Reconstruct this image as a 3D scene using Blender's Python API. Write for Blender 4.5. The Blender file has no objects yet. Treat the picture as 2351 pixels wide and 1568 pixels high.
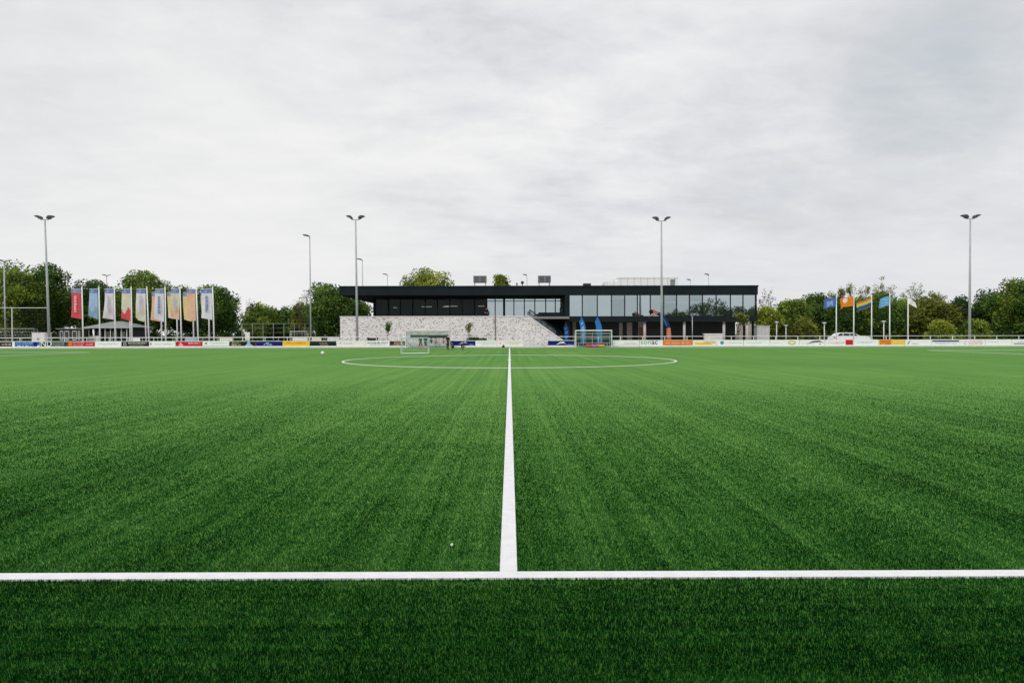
import bpy, math, random
import numpy as np
from mathutils import Vector, Matrix

random.seed(7)
rng = np.random.default_rng(11)
SC = bpy.context.scene
COL = SC.collection

# ------------------------------------------------------------------ camera, sky, sun, exposure
F = 1567.0                      # focal length in pixels of a 2351 px wide picture (24 mm lens)
CAMZ = 1.43
CR = (Matrix.Rotation(-0.0034, 3, 'Z') @ Matrix.Rotation(math.radians(90) - 0.0102, 3, 'X')
      @ Matrix.Rotation(-0.0021, 3, 'Z'))
CP = Vector((0.01, 0.0, CAMZ))
cd = bpy.data.cameras.new('camera')
cd.sensor_width = 36.0
cd.lens = 36.0 * F / 2351.0
cd.clip_end = 6000
cd.clip_start = 0.05
cam = bpy.data.objects.new('camera', cd)
cam.matrix_world = Matrix.Translation(CP) @ CR.to_4x4()
COL.objects.link(cam)
SC.camera = cam

SUN_EL, SUN_AZ = math.radians(42), math.radians(204)     # azimuth clockwise from +Y: high, behind the camera to the left
w = bpy.data.worlds.new('World')
SC.world = w
w.use_nodes = True
NT = w.node_tree
NT.nodes.clear()


def wn(t, **kw):
    n = NT.nodes.new(t)
    for k, v in kw.items():
        setattr(n, k, v)
    return n


def wl(a, b):
    NT.links.new(a, b)


def wmath(op, a, b=None, c=None, clamp=False):
    n = wn('ShaderNodeMath', operation=op)
    n.use_clamp = clamp
    for i, v in enumerate((a, b, c)):
        if v is None:
            continue
        if isinstance(v, (int, float)):
            n.inputs[i].default_value = v
        else:
            wl(v, n.inputs[i])
    return n.outputs[0]


def wramp(fac, stops):
    n = wn('ShaderNodeValToRGB')
    el = n.color_ramp.elements
    while len(el) < len(stops):
        el.new(0.5)
    for e, (p, c) in zip(el, stops):
        e.position = p
        e.color = (*c, 1)
    wl(fac, n.inputs[0])
    return n.outputs[0]


def wmix(fac, a, b, mode='MIX'):
    n = wn('ShaderNodeMix', data_type='RGBA', blend_type=mode)
    if isinstance(fac, (int, float)):
        n.inputs[0].default_value = fac
    else:
        wl(fac, n.inputs[0])
    for i, v in ((6, a), (7, b)):
        if isinstance(v, tuple):
            n.inputs[i].default_value = (*v, 1)
        else:
            wl(v, n.inputs[i])
    return n.outputs[2]


tc = wn('ShaderNodeTexCoord')
sep = wn('ShaderNodeSeparateXYZ')
wl(tc.outputs['Generated'], sep.inputs[0])
dx, dy, dz = sep.outputs
zc = wmath('ADD', wmath('MAXIMUM', dz, 0.0), 0.20)
cu, cv = wmath('DIVIDE', dx, zc), wmath('DIVIDE', dy, zc)


def cloud_noise(su, sv, ou, ov, rot, detail, rough, dist):
    cb = wn('ShaderNodeCombineXYZ')
    cr_, sr_ = math.cos(rot), math.sin(rot)
    uu = wmath('ADD', wmath('MULTIPLY', cu, cr_), wmath('MULTIPLY', cv, sr_))
    vv = wmath('SUBTRACT', wmath('MULTIPLY', cv, cr_), wmath('MULTIPLY', cu, sr_))
    wl(wmath('MULTIPLY_ADD', uu, su, ou), cb.inputs[0])
    wl(wmath('MULTIPLY_ADD', vv, sv, ov), cb.inputs[1])
    n = wn('ShaderNodeTexNoise')
    n.inputs['Scale'].default_value = 1.0
    n.inputs['Detail'].default_value = detail
    n.inputs['Roughness'].default_value = rough
    n.inputs['Distortion'].default_value = dist
    wl(cb.outputs[0], n.inputs['Vector'])
    return n.outputs[0]


n_big = cloud_noise(0.9, 1.4, 3.1, 1.7, 0.12, 6, 0.52, 0.3)
n_mid = cloud_noise(2.3, 3.4, 9.0, 4.0, 0.15, 8, 0.56, 0.3)
n_fine = cloud_noise(6.5, 9.0, 1.0, 8.0, 0.1, 8, 0.60, 0.3)
cl = wmath('ADD', wmath('MULTIPLY', n_big, 0.40), wmath('ADD', wmath('MULTIPLY', n_mid, 0.38), wmath('MULTIPLY', n_fine, 0.22)))
cloud = wramp(cl, [(0.39, (0.615, 0.625, 0.66)), (0.465, (0.725, 0.732, 0.762)), (0.53, (0.80, 0.805, 0.822)), (0.61, (0.885, 0.885, 0.888))])


def lobe(dirv, c0, c1, amp=0.045):
    v = Vector(dirv).normalized()
    d = wmath('ADD', wmath('MULTIPLY', dx, v.x), wmath('ADD', wmath('MULTIPLY', dy, v.y), wmath('MULTIPLY', dz, v.z)))
    d = wmath('ADD', d, wmath('MULTIPLY', wmath('SUBTRACT', n_mid, 0.5), amp))
    n = wn('ShaderNodeMapRange', interpolation_type='SMOOTHSTEP')
    n.inputs[1].default_value, n.inputs[2].default_value = c0, c1
    wl(d, n.inputs[0])
    return n.outputs[0]


low = wn('ShaderNodeMapRange', interpolation_type='SMOOTHSTEP')      # far cloud near the horizon blurs together
low.inputs[1].default_value, low.inputs[2].default_value = 0.0, 0.30
low.inputs[3].default_value, low.inputs[4].default_value = 0.72, 0.0
wl(dz, low.inputs[0])
cloud = wmix(low.outputs[0], cloud, (0.80, 0.805, 0.815))
glow = lobe((-0.55, 1.0, 0.07), 0.84, 1.0)
cloud = wmix(wmath('MULTIPLY', glow, 0.62), cloud, (0.90, 0.90, 0.89))
dull = lobe((0.75, 1.0, 0.16), 0.88, 1.0)
cloud = wmix(wmath('MULTIPLY', dull, 0.28), cloud, (0.69, 0.705, 0.745))
sky = wn('ShaderNodeTexSky', sky_type='NISHITA')
sky.sun_disc = False
sky.sun_elevation = SUN_EL
sky.sun_rotation = SUN_AZ
sky.air_density, sky.dust_density, sky.ozone_density = 1.0, 2.0, 1.0
haze_blue = wmix(0.05, (5.7, 6.15, 6.45), sky.outputs[0])     # thin cloud with a little blue behind it
cloud10 = wmix(1.0, cloud, (10.0, 10.0, 10.0), 'MULTIPLY')
holes = wmath('ADD', wmath('MULTIPLY', lobe((0.63, 1.0, 0.37), 0.9915, 0.9995, 0.014), 1.0),
              wmath('ADD', wmath('MULTIPLY', lobe((0.40, 1.0, 0.27), 0.984, 1.002, 0.03), 0.45),
                    wmath('MULTIPLY', lobe((-0.72, 1.0, 0.30), 0.986, 1.002, 0.03), 0.4)), clamp=True)
brk = wn('ShaderNodeMapRange')                    # broken edges and wisps of cloud across the gap
brk.inputs[1].default_value, brk.inputs[2].default_value = 0.40, 0.58
brk.inputs[3].default_value, brk.inputs[4].default_value = 1.0, 0.30
wl(cl, brk.inputs[0])
holes = wmath('MULTIPLY', holes, brk.outputs[0])
skyc = wmix(holes, cloud10, haze_blue)
zen = wn('ShaderNodeMapRange', interpolation_type='SMOOTHSTEP')      # an overcast sky is brighter overhead
zen.inputs[1].default_value, zen.inputs[2].default_value = 0.42, 1.0
zen.inputs[3].default_value, zen.inputs[4].default_value = 1.0, 1.45
wl(dz, zen.inputs[0])
cz = wn('ShaderNodeCombineXYZ')
for i in range(3):
    wl(zen.outputs[0], cz.inputs[i])
skyc = wmix(1.0, skyc, cz.outputs[0], 'MULTIPLY')
bg = wn('ShaderNodeBackground')
bg.inputs['Strength'].default_value = 0.1
wl(skyc, bg.inputs['Color'])
wo = wn('ShaderNodeOutputWorld')
wl(bg.outputs[0], wo.inputs['Surface'])

sl = bpy.data.lights.new('sun', 'SUN')
sl.energy = 1.5
sl.angle = math.radians(14)
sl.color = (1.0, 0.97, 0.92)
so = bpy.data.objects.new('sun', sl)
sd = Vector((math.sin(SUN_AZ) * math.cos(SUN_EL), math.cos(SUN_AZ) * math.cos(SUN_EL), math.sin(SUN_EL)))
so.rotation_euler = sd.to_track_quat('Z', 'Y').to_euler()
so.location = sd * 60
COL.objects.link(so)
SC.view_settings.view_transform = 'Standard'
SC.view_settings.look = 'None'
SC.view_settings.exposure = 0.0
SC.view_settings.gamma = 1.0
SC.cycles.max_bounces = 8
SC.cycles.transparent_max_bounces = 12


def P(px, py, Y):
    """point of the picture (2351 px wide) at distance Y from the camera"""
    d = CR @ Vector(((px - 1175.5) / F, -(py - 784.0) / F, -1.0))
    return CP + d * ((Y - CP.y) / d.y)


def PX(px, Y):
    return P(px, 768, Y).x


def PZ(py, Y, px=1175):
    return P(px, py, Y).z


# ------------------------------------------------------------------ helpers
class MB:
    def __init__(self):
        self.v, self.f, self.m = [], [], []

    def add(self, vs, fs, mi=0):
        o = len(self.v)
        self.v += [tuple(p) for p in vs]
        self.f += [tuple(i + o for i in f) for f in fs]
        self.m += [mi] * len(fs)
        return self

    def box(self, x0, x1, y0, y1, z0, z1, mi=0):
        vs = [(x0, y0, z0), (x1, y0, z0), (x1, y1, z0), (x0, y1, z0), (x0, y0, z1), (x1, y0, z1), (x1, y1, z1), (x0, y1, z1)]
        return self.add(vs, [(0, 3, 2, 1), (4, 5, 6, 7), (0, 1, 5, 4), (1, 2, 6, 5), (2, 3, 7, 6), (3, 0, 4, 7)], mi)

    def tube(self, pts, rad, n=8, mi=0):
        """tapered tube along a list of points"""
        if isinstance(rad, (int, float)):
            rad = [rad] * len(pts)
        pts = [Vector(p) for p in pts]
        rings = []
        for i, p in enumerate(pts):
            t = (pts[min(i + 1, len(pts) - 1)] - pts[max(i - 1, 0)]).normalized()
            a = Vector((0, 1, 0)) if abs(t.y) < 0.9 else Vector((1, 0, 0))
            u = t.cross(a).normalized()
            w_ = t.cross(u).normalized()
            rings.append([p + (u * math.cos(k * 2 * math.pi / n) + w_ * math.sin(k * 2 * math.pi / n)) * rad[i] for k in range(n)])
        vs = [q for r in rings for q in r]
        fs = []
        for i in range(len(pts) - 1):
            for k in range(n):
                k2 = (k + 1) % n
                fs.append((i * n + k, i * n + k2, (i + 1) * n + k2, (i + 1) * n + k))
        fs.append(tuple(range(n))[::-1])
        fs.append(tuple((len(pts) - 1) * n + k for k in range(n)))
        return self.add(vs, fs, mi)

    def prism(self, prof, y0, y1, mi=0, axis='Y'):
        """closed outline (x, z) extruded along y"""
        n = len(prof)
        if axis == 'Y':
            vs = [(x, y0, z) for x, z in prof] + [(x, y1, z) for x, z in prof]
        else:
            vs = [(y0, x, z) for x, z in prof] + [(y1, x, z) for x, z in prof]
        fs = [tuple(range(n)), tuple(range(2 * n - 1, n - 1, -1))]
        for i in range(n):
            j = (i + 1) % n
            fs.append((i, i + n, j + n, j))
        return self.add(vs, fs, mi)

    def ball(self, c, r, nu=10, nv=7, sc=(1, 1, 1), mi=0):
        vs, fs = [], []
        for j in range(nv + 1):
            th = math.pi * j / nv
            for i in range(nu):
                ph = 2 * math.pi * i / nu
                vs.append((c[0] + r * sc[0] * math.sin(th) * math.cos(ph), c[1] + r * sc[1] * math.sin(th) * math.sin(ph), c[2] + r * sc[2] * math.cos(th)))
        for j in range(nv):
            for i in range(nu):
                i2 = (i + 1) % nu
                fs.append((j * nu + i, (j + 1) * nu + i, (j + 1) * nu + i2, j * nu + i2))
        return self.add(vs, fs, mi)


def wloc(o):
    l = Vector(o.location)
    while o.parent:
        o = o.parent
        l += Vector(o.location)
    return l


def obj(name, mb, mats, parent=None, smooth=False, origin=None):
    """link a mesh given in world coordinates as ONE object (origin = its own base point)"""
    if not isinstance(mats, (list, tuple)):
        mats = [mats]
    base = wloc(parent) if parent else Vector((0, 0, 0))
    org = Vector(origin) if origin is not None else base
    me = bpy.data.meshes.new(name)
    me.from_pydata([tuple(Vector(p) - org) for p in mb.v], [], mb.f)
    for m in mats:
        me.materials.append(m)
    if len(mats) > 1:
        me.polygons.foreach_set('material_index', mb.m)
    if smooth:
        me.polygons.foreach_set('use_smooth', [True] * len(me.polygons))
    me.validate()
    me.update()
    o = bpy.data.objects.new(name, me)
    COL.objects.link(o)
    if parent:
        o.parent = parent
    o.location = org - base
    return o


def fast_mesh(name, verts, sizes, loops, mats, midx=None, attr=None):
    me = bpy.data.meshes.new(name)
    nv, nf = len(verts), len(sizes)
    me.vertices.add(nv)
    me.vertices.foreach_set('co', np.ascontiguousarray(verts, dtype=np.float32).ravel())
    me.loops.add(len(loops))
    me.loops.foreach_set('vertex_index', np.ascontiguousarray(loops, dtype=np.int32))
    me.polygons.add(nf)
    st = np.zeros(nf, dtype=np.int32)
    st[1:] = np.cumsum(sizes)[:-1]
    me.polygons.foreach_set('loop_start', st)
    me.polygons.foreach_set('loop_total', np.asarray(sizes, dtype=np.int32))
    for m in mats:
        me.materials.append(m)
    if midx is not None:
        me.polygons.foreach_set('material_index', np.asarray(midx, dtype=np.int32))
    if attr is not None:
        a = me.attributes.new('tone', 'FLOAT', 'POINT')
        a.data.foreach_set('value', np.asarray(attr, dtype=np.float32))
    me.update(calc_edges=True)
    return me


def tag(o, label=None, cat=None, group=None, kind=None):
    for k, v in (('label', label), ('category', cat), ('group', group), ('kind', kind)):
        if v:
            o[k] = v
    return o


def thing(name, loc, label, cat, group=None):
    o = bpy.data.objects.new(name, None)
    o.empty_display_size = 0.3
    COL.objects.link(o)
    o.location = loc
    return tag(o, label, cat, group)


def copy_tree(o, parent=None):
    c = o.copy()
    COL.objects.link(c)
    if parent:
        c.parent = parent
    for ch in list(o.children):
        copy_tree(ch, c)
    return c


# ------------------------------------------------------------------ materials
MATS = {}


class MT:
    """small node-tree builder"""

    def __init__(self, name):
        self.m = bpy.data.materials.new(name)
        self.m.use_nodes = True
        self.t = self.m.node_tree
        self.b = self.t.nodes['Principled BSDF']
        self.out = self.t.nodes['Material Output']

    def n(self, t, ins=None, **kw):
        x = self.t.nodes.new(t)
        for k, v in kw.items():
            setattr(x, k, v)
        for k, v in (ins or {}).items():
            if hasattr(v, 'is_output'):
                self.t.links.new(v, x.inputs[k])
            else:
                x.inputs[k].default_value = v
        return x

    def set(self, **kw):
        for k, v in kw.items():
            k = k.replace('_', ' ')
            if hasattr(v, 'is_output'):
                self.t.links.new(v, self.b.inputs[k])
            else:
                self.b.inputs[k].default_value = v

    def noise(self, scale, detail=4, rough=0.55, vec=None, sc=None, dist=0.0):
        if vec is None:
            vec = self.n('ShaderNodeTexCoord').outputs['Object']
        if sc:
            vec = self.n('ShaderNodeMapping', {'Vector': vec, 'Scale': sc}).outputs[0]
        return self.n('ShaderNodeTexNoise', {'Vector': vec, 'Scale': scale, 'Detail': detail, 'Roughness': rough, 'Distortion': dist}).outputs[0]

    def ramp(self, fac, stops, interp='LINEAR'):
        x = self.n('ShaderNodeValToRGB', {0: fac})
        x.color_ramp.interpolation = interp
        el = x.color_ramp.elements
        while len(el) < len(stops):
            el.new(0.5)
        for e, (p, c) in zip(el, stops):
            e.position = p
            e.color = (*c, 1)
        return x.outputs[0]

    def mix(self, fac, a, b, mode='MIX'):
        x = self.n('ShaderNodeMix', data_type='RGBA', blend_type=mode)
        for i, v in ((0, fac), (6, a), (7, b)):
            if hasattr(v, 'is_output'):
                self.t.links.new(v, x.inputs[i])
            else:
                x.inputs[i].default_value = (*v, 1) if isinstance(v, tuple) else v
        return x.outputs[2]

    def math(self, op, a, b=0.0, clamp=False):
        x = self.n('ShaderNodeMath', {0: a, 1: b}, operation=op)
        x.use_clamp = clamp
        return x.outputs[0]


def mat(name, col, rough=0.6, metal=0.0, var=0.12, scale=3.0, spec=0.5):
    """plain painted / plastic / metal surface with slight procedural unevenness"""
    if name in MATS:
        return MATS[name]
    t = MT(name)
    nz = t.noise(scale, 5)
    lo = tuple(c * (1 - var) for c in col)
    hi = tuple(min(1, c * (1 + var)) for c in col)
    t.set(Base_Color=t.ramp(nz, [(0.3, lo), (0.7, hi)]), Roughness=rough, Metallic=metal)
    t.b.inputs['Specular IOR Level'].default_value = spec
    MATS[name] = t.m
    return t.m


def cloth(name, col, trans=0.42):
    """flag cloth: light shines through it"""
    if name in MATS:
        return MATS[name]
    t = MT(name)
    nz = t.noise(2.0, 4)
    c = t.ramp(nz, [(0.3, tuple(x * 0.9 for x in col)), (0.7, tuple(min(1, x * 1.06) for x in col))])
    t.set(Base_Color=c, Roughness=0.8)
    t.b.inputs['Specular IOR Level'].default_value = 0.2
    tr = t.n('ShaderNodeBsdfTranslucent', {'Color': c})
    ms = t.n('ShaderNodeMixShader', {0: trans, 1: t.b.outputs[0], 2: tr.outputs[0]})
    t.t.links.new(ms.outputs[0], t.out.inputs[0])
    MATS[name] = t.m
    return t.m


def leafmat(name, dark, mid, light, trans=0.38):
    if name in MATS:
        return MATS[name]
    t = MT(name)
    a = t.n('ShaderNodeAttribute', attribute_name='tone').outputs['Fac']
    nz = t.noise(0.45, 3)
    f = t.math('ADD', t.math('MULTIPLY', a, 0.65), t.math('MULTIPLY', nz, 0.5))
    c = t.ramp(f, [(0.25, dark), (0.55, mid), (0.85, light)])
    t.set(Base_Color=c, Roughness=0.65)
    t.b.inputs['Specular IOR Level'].default_value = 0.15
    gn = t.n('ShaderNodeNewGeometry').outputs['Normal']         # leaves are curved: soften the flat facets
    nv_ = t.n('ShaderNodeVectorMath', {0: gn, 1: (0.55, 0.55, 0.55)}, operation='MULTIPLY').outputs[0]
    nv_ = t.n('ShaderNodeVectorMath', {0: nv_, 1: (0.0, -0.18, 0.45)}, operation='ADD').outputs[0]
    nv_ = t.n('ShaderNodeVectorMath', {0: nv_}, operation='NORMALIZE').outputs[0]
    t.t.links.new(nv_, t.b.inputs['Normal'])
    tr = t.n('ShaderNodeBsdfTranslucent', {'Color': c})
    ms = t.n('ShaderNodeMixShader', {0: trans, 1: t.b.outputs[0], 2: tr.outputs[0]})
    t.t.links.new(ms.outputs[0], t.out.inputs[0])
    MATS[name] = t.m
    return t.m


def glassmat(name, refl, tint, see, diff=(0.02, 0.025, 0.03)):
    """coated window glass: mirror share, see-through share, rest a dark body"""
    t = MT(name)
    gl = t.n('ShaderNodeBsdfGlossy', {'Color': (0.84, 0.96, 1.0, 1), 'Roughness': 0.015})
    nz = t.noise(0.35, 2)
    bp = t.n('ShaderNodeBump', {'Strength': 0.02, 'Distance': 0.3, 'Height': nz})
    t.t.links.new(bp.outputs[0], gl.inputs['Normal'])
    tp = t.n('ShaderNodeBsdfTransparent', {'Color': (*tint, 1)})
    t.set(Base_Color=(*diff, 1), Roughness=0.3)
    m1 = t.n('ShaderNodeMixShader', {0: see, 1: t.b.outputs[0], 2: tp.outputs[0]})
    m2 = t.n('ShaderNodeMixShader', {0: refl, 1: m1.outputs[0], 2: gl.outputs[0]})
    t.t.links.new(m2.outputs[0], t.out.inputs[0])
    MATS[name] = t.m
    return t.m


def turf(name, blades):
    """artificial turf; the same wear pattern on the pitch sheet and on the standing fibres"""
    t = MT(name)
    pos = t.n('ShaderNodeNewGeometry').outputs['Position']
    # the roll outside the touchline is laid along it: its brush marks run crosswise; lens vignetting is painted in as a darker colour
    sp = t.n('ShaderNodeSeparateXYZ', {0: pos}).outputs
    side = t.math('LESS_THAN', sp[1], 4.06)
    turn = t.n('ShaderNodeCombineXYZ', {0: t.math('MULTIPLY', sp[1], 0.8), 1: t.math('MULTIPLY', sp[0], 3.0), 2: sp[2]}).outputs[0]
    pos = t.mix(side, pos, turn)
    st1 = t.noise(1.0, 4, 0.6, pos, (2.7, 0.030, 0.0), 0.15)     # brush marks running across the pitch
    st2 = t.noise(1.0, 3, 0.6, pos, (11.0, 0.06, 0.0), 0.10)
    bl = t.noise(1.0, 4, 0.55, pos, (0.16, 0.11, 0.0), 0.6)      # worn patches
    mid = t.noise(1.0, 4, 0.65, pos, (0.9, 2.2, 0.0), 0.5)
    fine = t.noise(16.0, 3, 0.7, pos)
    f = t.math('ADD', t.math('MULTIPLY', st1, 0.30), t.math('MULTIPLY', st2, 0.32))
    f = t.math('ADD', f, t.math('MULTIPLY', bl, 0.18))
    f = t.math('ADD', f, t.math('MULTIPLY', mid, 0.18))
    f = t.math('ADD', f, t.math('MULTIPLY', fine, 0.10))
    if blades:
        a = t.n('ShaderNodeAttribute', attribute_name='tone').outputs['Fac']
        f = t.math('ADD', t.math('MULTIPLY', f, 1.4), t.math('MULTIPLY', a, 0.38))
        f = t.math('SUBTRACT', f, t.math('ADD', 0.40, t.math('MULTIPLY', side, 0.095)))  # vignette darkening put into the fibre colour of the outer strip
        c = t.ramp(f, [(0.34, BL[0]), (0.47, BL[1]), (0.58, BL[2]), (0.70, BL[3])])
    else:
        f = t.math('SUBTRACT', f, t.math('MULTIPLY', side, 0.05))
        c = t.ramp(f, [(0.40, SH[0]), (0.47, SH[1]), (0.53, SH[2]), (0.61, SH[3])])
    t.set(Base_Color=c, Roughness=0.55 if blades else 0.8)
    t.b.inputs['Specular IOR Level'].default_value = 0.0 if blades else 0.04
    if not blades:      # fibre tips catch the sky at a flat angle, as on velvet
        t.set(Sheen_Weight=0.24, Sheen_Roughness=0.45, Sheen_Tint=(0.44, 0.82, 0.28, 1))
    if blades:
        t.set(Sheen_Weight=0.30, Sheen_Roughness=0.28, Sheen_Tint=(0.26, 0.78, 0.20, 1))
        gn = t.n('ShaderNodeNewGeometry').outputs['Normal']     # fibres are round: soften the facets of the flat strips
        nv_ = t.n('ShaderNodeVectorMath', {0: gn, 1: (0.35, 0.35, 0.35)}, operation='MULTIPLY').outputs[0]
        nv_ = t.n('ShaderNodeVectorMath', {0: nv_, 1: (0.0, -0.12, 0.65)}, operation='ADD').outputs[0]
        nv_ = t.n('ShaderNodeVectorMath', {0: nv_}, operation='NORMALIZE').outputs[0]
        t.t.links.new(nv_, t.b.inputs['Normal'])
        tr = t.n('ShaderNodeBsdfTranslucent', {'Color': c})
        ms = t.n('ShaderNodeMixShader', {0: 0.15, 1: t.b.outputs[0], 2: tr.outputs[0]})
        t.t.links.new(ms.outputs[0], t.out.inputs[0])
    else:
        bp = t.n('ShaderNodeBump', {'Strength': 0.5, 'Distance': 0.02, 'Height': fine})
        t.t.links.new(bp.outputs[0], t.b.inputs['Normal'])
    return t.m


BL = [(0.001, 0.014, 0.003), (0.003, 0.042, 0.006), (0.010, 0.094, 0.014), (0.060, 0.195, 0.045)]
SH = [(0.018, 0.088, 0.008), (0.036, 0.130, 0.013), (0.056, 0.162, 0.018), (0.100, 0.215, 0.034)]
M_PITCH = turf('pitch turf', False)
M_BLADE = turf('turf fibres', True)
M_WBLADE = mat('white turf fibres', (0.74, 0.74, 0.75), 0.6, var=0.06, scale=20)
M_LINE = mat('white line turf', (0.68, 0.68, 0.685), 0.8, var=0.07, scale=9)
WHITE = mat('white coated steel', (0.80, 0.81, 0.80), 0.4)
GALV = mat('galvanised steel', (0.42, 0.44, 0.45), 0.45, 0.35, var=0.18, scale=1.2)
PALEPOLE = mat('pale grey mast paint', (0.78, 0.80, 0.78), 0.4)
FLOODPOLE = mat('grey mast paint', (0.40, 0.42, 0.43), 0.5)
LAMPDARK = mat('dark lamp housing', (0.05, 0.053, 0.06), 0.45)
BLACK = mat('black plastic', (0.018, 0.018, 0.02), 0.5)
ANTHRA = mat('anthracite cladding', (0.010, 0.016, 0.020), 0.7, var=0.2, scale=0.6, spec=0.12)
ANTHRA2 = mat('dark soffit boards', (0.010, 0.010, 0.011), 0.8, var=0.2, spec=0.1)
NETW = mat('white net cord', (0.70, 0.72, 0.72), 0.8)
BARK = mat('bark', (0.060, 0.047, 0.036), 0.9, var=0.3, scale=4)
CONC = mat('pale concrete', (0.55, 0.54, 0.52), 0.85)

# ------------------------------------------------------------------ the setting: ground, pitch, lines
D1, HALF = 4.05, 34.5
YC = D1 + HALF
YF = D1 + 2 * HALF


def sheet(name, x0, x1, y0, y1, z, m):
    mb = MB().add([(x0, y0, z), (x1, y0, z), (x1, y1, z), (x0, y1, z)], [(0, 1, 2, 3)])
    return tag(obj(name, mb, m), kind='structure')


tg = MT('rough grass')
gz = tg.noise(0.15, 6)
tg.set(Base_Color=tg.ramp(gz, [(0.3, (0.045, 0.075, 0.022)), (0.7, (0.085, 0.12, 0.035))]), Roughness=0.95)
tp = MT('grey paving')
pz = tp.noise(1.3, 6)
tp.set(Base_Color=tp.ramp(pz, [(0.3, (0.22, 0.215, 0.21)), (0.7, (0.31, 0.30, 0.29))]), Roughness=0.9)
sheet('ground', -2500, 2500, -2500, 2500, -0.045, tg.m)
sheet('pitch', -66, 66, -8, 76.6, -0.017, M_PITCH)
sheet('paving', -75, 75, 76.62, 100, 0.0, tp.m)
ZL = -0.003        # the white fibres stand as high as the green ones
LW = 0.11


def line_strip(mb, x0, x1, y0, y1):
    mb.box(x0, x1, y0, y1, -0.0165, ZL)


def arc_strip(mb, cx, cy, r, a0, a1, n, wd=LW):
    vs, fs = [], []
    for i in range(n + 1):
        a = a0 + (a1 - a0) * i / n
        for rr in (r - wd, r):
            vs.append((cx + rr * math.cos(a), cy + rr * math.sin(a), ZL + 0.004))
    for i in range(n):
        fs.append((2 * i, 2 * i + 1, 2 * i + 3, 2 * i + 2))
    k = len(vs)                                  # skirts down to the turf backing
    vs += [(x, y, -0.0165) for x, y, z in vs]
    for i in range(n):
        fs.append((2 * i, 2 * i + 2, 2 * i + 2 + k, 2 * i + k))
        fs.append((2 * i + 1, 2 * i + 1 + k, 2 * i + 3 + k, 2 * i + 3))
    mb.add(vs, fs)


mb = MB(); line_strip(mb, -52.5, 52.5, D1 - 0.035, D1 + 0.07)
tag(obj('touchline', mb, M_LINE), kind='structure')
mb = MB(); line_strip(mb, -52.5, 52.5, YF - LW, YF)
tag(obj('touchline', mb, M_LINE), kind='structure')
mb = MB(); line_strip(mb, -0.053, 0.053, D1 + 0.072, YF - LW - 0.002)
tag(obj('halfway_line', mb, M_LINE), kind='structure')
mb = MB(); arc_strip(mb, 0, YC, 9.15 + LW / 2, 0, 2 * math.pi, 160); arc_strip(mb, 0, YC, 0.14, 0, 2 * math.pi, 16, 0.14)
tag(obj('centre_circle', mb, M_LINE), kind='structure')
for s in (-1, 1):
    mb = MB()
    for y in (YC - 20.16, YC + 20.16 - LW):
        line_strip(mb, min(s * 36, s * 52.4), max(s * 36, s * 52.4), y, y + LW)
    line_strip(mb, min(s * 36, s * 36.11), max(s * 36, s * 36.11), YC - 20.15 + LW, YC + 20.15 - LW)
    line_strip(mb, min(s * 52.5, s * 52.39), max(s * 52.5, s * 52.39), D1 + 0.08, YF - LW - 0.01)
    a = math.acos(5.5 / 9.15)
    c0 = math.pi if s > 0 else 0
    arc_strip(mb, s * 41.5, YC, 9.15, c0 - a, c0 + a, 40)
    tag(obj('penalty_area_lines', mb, M_LINE), kind='structure')

# standing fibres of the turf near the camera (one object of stuff)


def smooth_field(x, y):
    return (np.sin(x * 1.7 + 0.8 * np.sin(y * 1.1)) * np.cos(y * 2.3 + 0.6 * np.sin(x * 0.9)) + 0.6 * np.sin(x * 4.1 + y * 3.3 + 1.3) * np.cos(x * 2.2 - y * 5.1))


RHO, PW_, YE = 36000.0, 1.75, 24.0        # fibres per square metre at 3 m, thinning out with distance
dd = np.linspace(1.9, YE, 3000)
fade = np.clip((YE - dd) / (YE - 3.5), 0, 1) ** 1.8
dens = RHO * np.minimum(1.0, (3.0 / dd)) ** PW_ * fade * 2 * (0.80 * dd + 1.4)
cdf = np.cumsum(dens) * (dd[1] - dd[0])
N = int(cdf[-1])
by = np.interp(rng.uniform(0, cdf[-1], N), cdf, dd)
bx = rng.uniform(-1, 1, N) * (0.80 * by + 1.4)
bw = 0.0025 * np.maximum(1.0, by / 3.0) ** 0.6
# the white fibres of the two near lines stand closer together
N1, N2 = 50000, 30000
wx1, wy1 = rng.uniform(-7, 7, N1), rng.uniform(D1 - 0.038, D1 + 0.07, N1)
wx2, wy2 = rng.uniform(-0.053, 0.053, N2), D1 + 0.07 + 16 * rng.uniform(0, 1, N2) ** 1.6
bx, by = np.concatenate([bx, wx1, wx2]), np.concatenate([by, wy1, wy2])
bw = np.concatenate([bw, np.full(N1, 0.0028), np.full(N2, 0.0030)])
N = len(bx)
bh = np.full(N, 0.018)
sf = smooth_field(bx, by)
ang = rng.uniform(0, 2 * np.pi, N)
lean_dir = rng.uniform(0, 2 * np.pi, N) * 0.75 + sf * 1.3 + 1.0
lean = np.abs(rng.normal(0.30, 0.34, N)) + 0.10 * sf
hh = bh * rng.uniform(0.65, 1.1, N)
white = ((np.abs(by - (D1 + 0.0165)) < 0.053) & (np.abs(bx) < 52.5)) | ((np.abs(bx) < 0.051) & (by > D1))
hh = np.where(white, hh * 0.92, hh)
ZR = -0.017
ux, uy = np.cos(ang) * bw * 0.5, np.sin(ang) * bw * 0.5
lx, ly = np.cos(lean_dir) * lean, np.sin(lean_dir) * lean
V = np.zeros((N, 5, 3), dtype=np.float32)
V[:, 0] = np.stack([bx - ux, by - uy, np.full(N, ZR)], 1)
V[:, 1] = np.stack([bx + ux, by + uy, np.full(N, ZR)], 1)
mx, my, mz = bx + lx * hh * 0.35, by + ly * hh * 0.35, ZR + hh * 0.62
V[:, 2] = np.stack([mx + ux * 0.85, my + uy * 0.85, mz], 1)
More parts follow.
